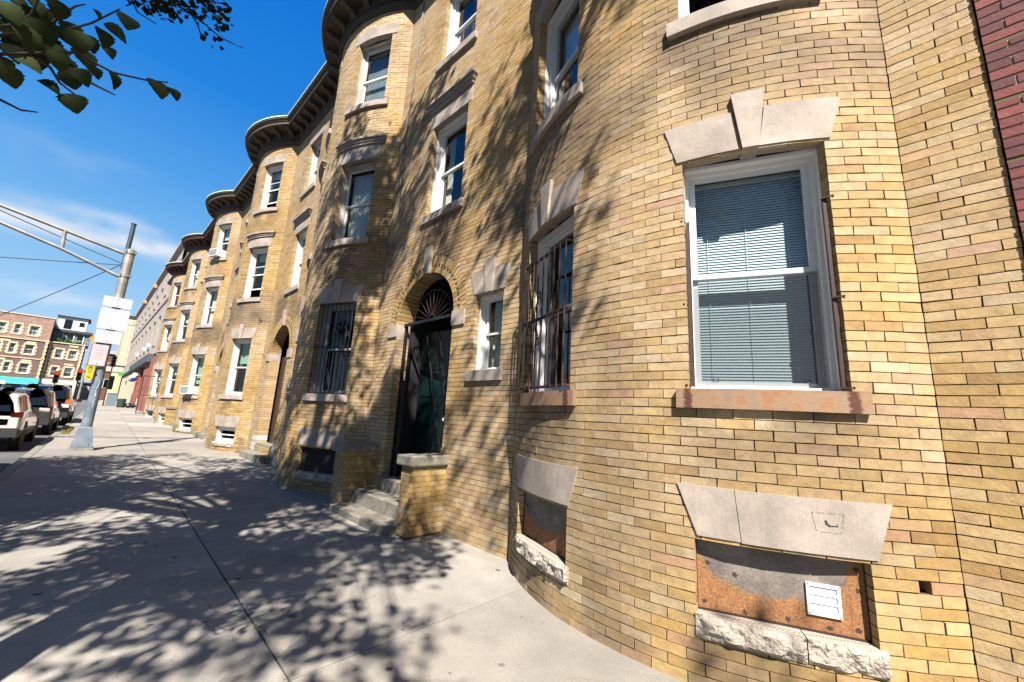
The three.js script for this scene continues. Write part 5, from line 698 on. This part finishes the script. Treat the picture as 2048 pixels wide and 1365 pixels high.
// ------------------------------------------------------------------ street trees standing beside and behind the camera
const nearLeaves = [[-0.261, 2.779, -1.709, 0.077], [-0.18, 2.788, -1.648, 0.038], [-0.123, 2.878, -1.734, 0.077], [-0.136, 2.782, -1.682, 0.084], [-0.159, 2.735, -1.668, 0.082], [-0.215, 2.769, -1.8, 0.093], [-0.212, 2.887, -1.972, 0.082], [-0.161, 2.866, -1.934, 0.07], [-0.21, 2.807, -1.949, 0.101], [-0.164, 2.677, -1.777, 0.059], [-0.132, 2.743, -1.887, 0.085], [-0.016, 2.725, -1.781, 0.093], [0.025, 2.71, -1.742, 0.065], [-0.184, 2.626, -1.75, 0.081], [-0.206, 2.629, -1.796, 0.073], [-0.359, 2.694, -2.064, 0.093], [-0.275, 2.696, -2.032, 0.084], [-0.212, 2.679, -2.038, 0.099], [-0.316, 2.754, -1.981, 0.115], [-0.308, 2.667, -1.75, 0.111], [-0.284, 2.728, -1.772, 0.101], [-0.27, 2.752, -1.909, 0.099], [-0.356, 2.721, -1.961, 0.085], [-0.382, 2.797, -1.971, 0.093], [-0.354, 2.773, -2.001, 0.099], [-0.235, 2.634, -1.731, 0.08], [-0.239, 2.734, -1.914, 0.085], [-0.302, 2.841, -1.871, 0.078], [-0.325, 2.784, -1.825, 0.088], [-0.34, 2.702, -1.716, 0.091], [-0.289, 2.686, -1.873, 0.08], [-0.283, 2.59, -1.749, 0.078], [-0.271, 2.873, -1.981, 0.096], [-0.255, 2.883, -1.944, 0.083], [-0.353, 2.76, -1.853, 0.088], [-0.341, 2.602, -1.829, 0.075], [-0.294, 2.825, -1.994, 0.099], [-0.317, 2.825, -1.832, 0.086], [-0.371, 2.878, -1.937, 0.093], [-0.337, 2.827, -1.958, 0.095]] ;
const twigs = [[[-0.434, 2.622, -1.868], [-0.364, 2.698, -1.842], [-0.249, 2.79, -1.806], [-0.199, 2.841, -1.779], [-0.146, 2.911, -1.735]], [[-0.421, 2.577, -1.837], [-0.35, 2.629, -1.824], [-0.215, 2.723, -1.792], [-0.128, 2.721, -1.802], [-0.051, 2.743, -1.792], [0.005, 2.766, -1.779]], [[-0.298, 2.662, -1.816], [-0.257, 2.656, -1.825], [-0.233, 2.629, -1.843], [-0.196, 2.616, -1.854]], [[-0.204, 2.723, -1.91], [-0.179, 2.715, -1.916], [-0.148, 2.714, -1.92], [-0.116, 2.713, -1.922]], [[-0.424, 2.592, -2.055], [-0.366, 2.6, -2.062], [-0.323, 2.596, -2.072], [-0.287, 2.61, -2.07]], [[-0.293, 2.79, -1.858], [-0.27, 2.845, -1.827], [-0.244, 2.886, -1.804], [-0.225, 2.904, -1.794]], [[-0.405, 2.65, -1.802], [-0.342, 2.707, -1.782], [-0.311, 2.754, -1.759], [-0.3, 2.809, -1.725]]] ;
const farClumps = [[0.01, 6.56, -5.97], [-0.13, 6.89, -6.17], [-0.15, 6.97, -6.5], [-0.2, 6.54, -6.1], [-0.07, 6.93, -6.44], [-0.3, 6.63, -6.37], [-0.19, 6.46, -5.92], [0.25, 6.9, -6.51], [-0.32, 6.51, -6.25], [0.36, 6.64, -5.93], [-0.05, 6.55, -6.16], [-0.35, 6.47, -6.23], [-0.16, 6.49, -6.07], [-0.32, 6.4, -6.07], [-0.27, 6.35, -6.09], [0.08, 6.67, -6.21], [-0.18, 6.59, -6.03], [0.3, 6.8, -5.85], [-0.18, 6.43, -6.05], [-0.23, 6.52, -6.25], [0.36, 6.71, -6.18], [-0.29, 6.75, -6.6], [-0.07, 6.81, -6.44], [0.05, 6.98, -6.41], [0.37, 6.67, -6.39], [-0.24, 6.65, -6.41], [-0.33, 6.72, -6.43], [0.26, 6.62, -5.76], [0.3, 6.85, -6.46], [0.08, 6.7, -6.03], [0.31, 6.6, -5.79], [-0.28, 6.62, -6.37], [-0.23, 6.38, -5.95], [0.26, 6.86, -5.94]] ;
const farTwigs = [[[-0.474, 6.65, -6.227], [-0.195, 6.662, -6.232], [0.167, 6.651, -6.242], [0.404, 6.597, -6.274], [0.66, 6.613, -6.24]], [[-0.344, 6.686, -6.206], [-0.004, 6.702, -6.203], [0.157, 6.595, -6.287], [0.244, 6.477, -6.375]], [[-0.533, 6.613, -6.252], [-0.471, 6.471, -6.367], [-0.395, 6.399, -6.425], [-0.217, 6.394, -6.438]], [[-0.434, 6.675, -6.21], [-0.442, 6.465, -6.373], [-0.508, 6.391, -6.424]], [[-0.168, 6.748, -6.163], [0.118, 6.818, -6.105], [0.36, 6.91, -6.017]]] ;
M.bark = std(0x4f463a, .95, { map: granMap, bumpMap: stoneBump, bumpScale: .03 }); M.twig = std(0x2a1d14, .9);
const leafMats = [0x1f2b0c, 0x26320f, 0x1a260b, 0x303713].map(c => new THREE.MeshPhysicalMaterial({ color: c, roughness: .85, specularIntensity: .25, transmission: .28, thickness: 0, side: THREE.DoubleSide }));
M.leaf = leafMats[0];
function leafGeo(len, wid, fold, n = 5) { // broad heart-shaped blade folded along its midrib; base at origin, tip along +x
  const g = new GB(), pr = []; for (let k = 0; k <= 14; k++) { const t = k / 14; pr.push([t, k === 14 ? 0 : .52 * Math.pow(Math.sin(Math.PI * Math.pow(t, .72)), .8) * (1 + (k % 2 ? .05 : -.03)) + (k === 0 ? .02 : 0)]); }
  for (const sd of [1, -1]) for (let i = 0; i < pr.length - 1; i++) { const P = (k, e) => { const [t, w] = pr[k]; const ww = e * w * wid * (1 + .06 * Math.sin(k * 4)); return [t * len, Math.abs(ww) * fold + len * .12 * Math.sin(t * 3) - len * .1 * t * t, sd * ww]; }; const a = P(i, 0), b = P(i + 1, 0), c = P(i + 1, 1), d = P(i, 1); sd > 0 ? g.quad(a, d, c, b) : g.quad(a, b, c, d); } const q = g.geo(); q.deleteAttribute('normal'); q.deleteAttribute('uv'); const w = mergeVertices(q, 1e-3); w.computeVertexNormals(); return w;
}
function simpleLeaf(len, wid) { const g = new GB(); g.tri([0, 0, 0], [len * .4, .012, wid * .5], [len, -.01, 0], [0, 0], [.5, 0], [1, 0]); g.tri([0, 0, 0], [len, -.01, 0], [len * .4, .012, -wid * .5], [0, 0], [1, 0], [.5, 1]); return g.geo(); }
// where the sun shines through: how leafy the crown must be on the way from a point of the crown to the ground or wall below
function cover(p) {
  const k = (p[1] - .05) / SUN.y, gx = p[0] - SUN.x * k, gz = p[2] - SUN.z * k;
  if (gx < 3.5) { if (gz < -14.6) return gz < -15.4 ? 0 : .4; if (gz > -1) return .5; if (gx > 2.1 && gz > -5.2) return gz > -3.4 ? .0 : .3; if (gx > 1.6 && gz > -4.2) return .3; if (gx > .9 && gz > -5) return .6; return .9; }
  const t = (p[0] - XW) / SUN.x, y = p[1] - SUN.y * t, z = p[2] - SUN.z * t;
  if (z > -2.3) return 0; if (z > -3.45) return y > 4.4 && y < 7.5 ? .3 : y < 3 && z < -3.1 ? .2 : 0; if (z > -7.2 && z < -4.75 && y > .3 && y < 4.2) return .8; if (z > -7.35) return y > 8 ? 0 : y > 6.8 ? .22 : y > 2.9 ? .5 : .13; if (z > -11) return y > 8 ? 0 : y > 6.6 ? .3 : .78; if (z > -15) return y < 3 ? .6 : y < 5 ? .25 : 0; return 0;
}
function tree(label, base, height, r0, ells, nClump, perClump, seed, clear) {
  const T = thing('street_tree', label, 'tree'), r = rngOf(seed), [bx, bz] = base, by = gh(bz) - .05;
  new GB().tube([[bx, by, bz], [bx + .03, by + 1.2, bz + .02], [bx - .05, by + 2.4, bz], [bx - .12, by + height * .38, bz + .1]], r0 * 1.25, r0 * .8, 14).build('trunk', M.bark, T);
  const cl = []; let guard = 0;
  while (cl.length < nClump && guard++ < nClump * 60) { const e = ells[Math.floor(r() * ells.length)], a = r() * 6.283, u = r() * 2 - 1, q = Math.cbrt(r()), s = Math.sqrt(1 - u * u), p = [e[0] + e[3] * q * s * Math.cos(a), e[1] + e[4] * q * u, e[2] + e[5] * q * s * Math.sin(a)]; if (p[1] < 2.9) continue; const w = cover(p), nn = vnoise((p[0] + .536 * p[1]) * 1.1 + 20, (p[2] - .723 * p[1]) * 1.1 + 20, seed); if (r() > w * (nn > .42 ? 1.15 : .12)) continue; if (!clear(p)) continue; cl.push(p); }
  // limbs: each clump hangs on the nearest of a set of boughs
  const top = [bx - .12, by + height * .38, bz + .1], hubs = []; for (let k = 0; k < 22 && k < cl.length; k++) hubs.push(cl[Math.floor(k / 22 * cl.length)]);
  hubs.forEach(h => { const m = [lerp(top[0], h[0], .45) + (r() - .5) * .6, lerp(top[1], h[1], .55) + .5, lerp(top[2], h[2], .45) + (r() - .5) * .6]; new GB().tube([top, [lerp(top[0], m[0], .5), lerp(top[1], m[1], .55), lerp(top[2], m[2], .5)], m, [lerp(m[0], h[0], .6), lerp(m[1], h[1], .55), lerp(m[2], h[2], .6)], h], r0 * .36, .022, 8).build('limb', M.bark, T); });
  const tw = new GB(); for (const p of cl) { let best = hubs[0], bd = 1e9; for (const h of hubs) for (const t of [.45, .7, 1]) { const q = [lerp(top[0], h[0], t), lerp(top[1], h[1], t), lerp(top[2], h[2], t)], d = Math.hypot(p[0] - q[0], p[1] - q[1], p[2] - q[2]); if (d < bd) { bd = d; best = q; } } if (bd < 3.2) tw.tube([best, [lerp(best[0], p[0], .5) + (r() - .5) * .2, lerp(best[1], p[1], .5) + .1, lerp(best[2], p[2], .5) + (r() - .5) * .2], p], .018, .006, 4, false); } tw.build('twigs', M.bark, T).userData.kind = 'stuff';
  const n = cl.length * perClump, I = new THREE.InstancedMesh(simpleLeaf(.125, .1), M.leaf, n); I.name = 'crown'; I.userData.kind = 'stuff'; I.castShadow = I.receiveShadow = true; const m4 = new THREE.Matrix4(), q4 = new THREE.Quaternion(), e4 = new THREE.Euler(); let i = 0;
  for (const p of cl) for (let k = 0; k < perClump; k++) { const a = r() * 6.283, u = r() * 2 - 1, d = .42 * Math.cbrt(r()), s = Math.sqrt(1 - u * u), sc = .7 + r() * .6; e4.set((r() - .5) * 1.6, r() * 6.283, (r() - .5) * 1.4); q4.setFromEuler(e4); m4.compose(V(p[0] + d * s * Math.cos(a), p[1] + d * u * .8, p[2] + d * s * Math.sin(a)), q4, V(sc, sc, sc)); I.setMatrixAt(i++, m4); } I.instanceMatrix.needsUpdate = true; T.add(I);
  return T;
}
const outOfView = m => p => { const q = V(...p).project(camera), d = V(...p).sub(camera.position).dot(camFwd); return d < .3 || q.x < -1 - m || q.y > 1 + m; };
const T1 = tree('tall street tree at the kerb whose leafy branch hangs into the top left corner', [-1.2, -2.6], 15.5, .19, [[-2.6, 6.6, -5.2, 3.0, 3.6, 5.2], [-1.4, 8.6, -2.2, 3.2, 4.2, 4.2], [-3.2, 5, -8, 2.2, 2.6, 3.4], [-.6, 12.3, 1.4, 4.2, 5, 4.4], [-1.6, 9.8, 1.6, 3.2, 4, 4], [.4, 14.4, -.8, 3.4, 3, 3.4]], 1230, 34, 3, outOfView(.24));
{ // the branch in the top left corner
  const lg = [leafGeo(1, .95, .18), leafGeo(1, .85, .32), leafGeo(1, 1.05, .1)], r = rngOf(66);
  const spots = new GB(); nearLeaves.forEach((p, i) => { const o = new THREE.Mesh(lg[i % 3], leafMats[i % 4]); o.name = 'leaf'; o.castShadow = o.receiveShadow = true; const s = p[3] * .74; o.scale.set(s, s, s); o.position.set(p[0], p[1], p[2]); const tip = V(.75 + (r() - .5) * 1.1, -.75 + (r() - .5) * .9, -.2 + (r() - .5) * .8).normalize(), nn = V((r() - .5) * .9, .55, .85 + (r() - .5) * .7), b = tip.clone().cross(nn).normalize().negate(), u = b.clone().cross(tip).negate().normalize(); const z = tip.clone().cross(u).normalize(); o.quaternion.setFromRotationMatrix(new THREE.Matrix4().makeBasis(tip, u, z)); o.position.addScaledVector(tip, -s * .5); T1.add(o); });
  twigs.forEach(t => new GB().tube(t, .0055, .0022, 6).build('twig', M.twig, T1)); farTwigs.forEach(t => new GB().tube(t, .014, .006, 5).build('twig', M.twig, T1));
  new GB().tube([[-1.28, 3.3, -2.55], [-.95, 3.15, -2.3], [-.62, 2.85, -2.05], twigs[1][0]], .05, .008, 8).build('limb', M.bark, T1); new GB().tube([[-1.25, 3.9, -2.6], [-1.2, 5.5, -3.6], [-.6, 6.9, -5], farTwigs[0][0]], .06, .016, 8).build('limb', M.bark, T1); for (const k of [0, 4, 6]) new GB().tube([[-.8, 3.0, -2.2], twigs[k][0]], .01, .005, 6).build('twig', M.twig, T1);
  const n = farClumps.length * 7, I = new THREE.InstancedMesh(simpleLeaf(.085, .075), M.leaf, n); I.name = 'branch_leaves'; I.userData.kind = 'stuff'; I.castShadow = true; const m4 = new THREE.Matrix4(), q4 = new THREE.Quaternion(), e4 = new THREE.Euler(); let i = 0; for (const p of farClumps) for (let k = 0; k < 7; k++) { e4.set((r() - .5) * 2, r() * 6.28, (r() - .5) * 2); q4.setFromEuler(e4); const s = .7 + r() * .6; m4.compose(V(p[0] + (r() - .5) * .3, p[1] + (r() - .5) * .22, p[2] + (r() - .5) * .3), q4, V(s, s, s)); I.setMatrixAt(i++, m4); } T1.add(I);
}
renderer.render(scene, camera);
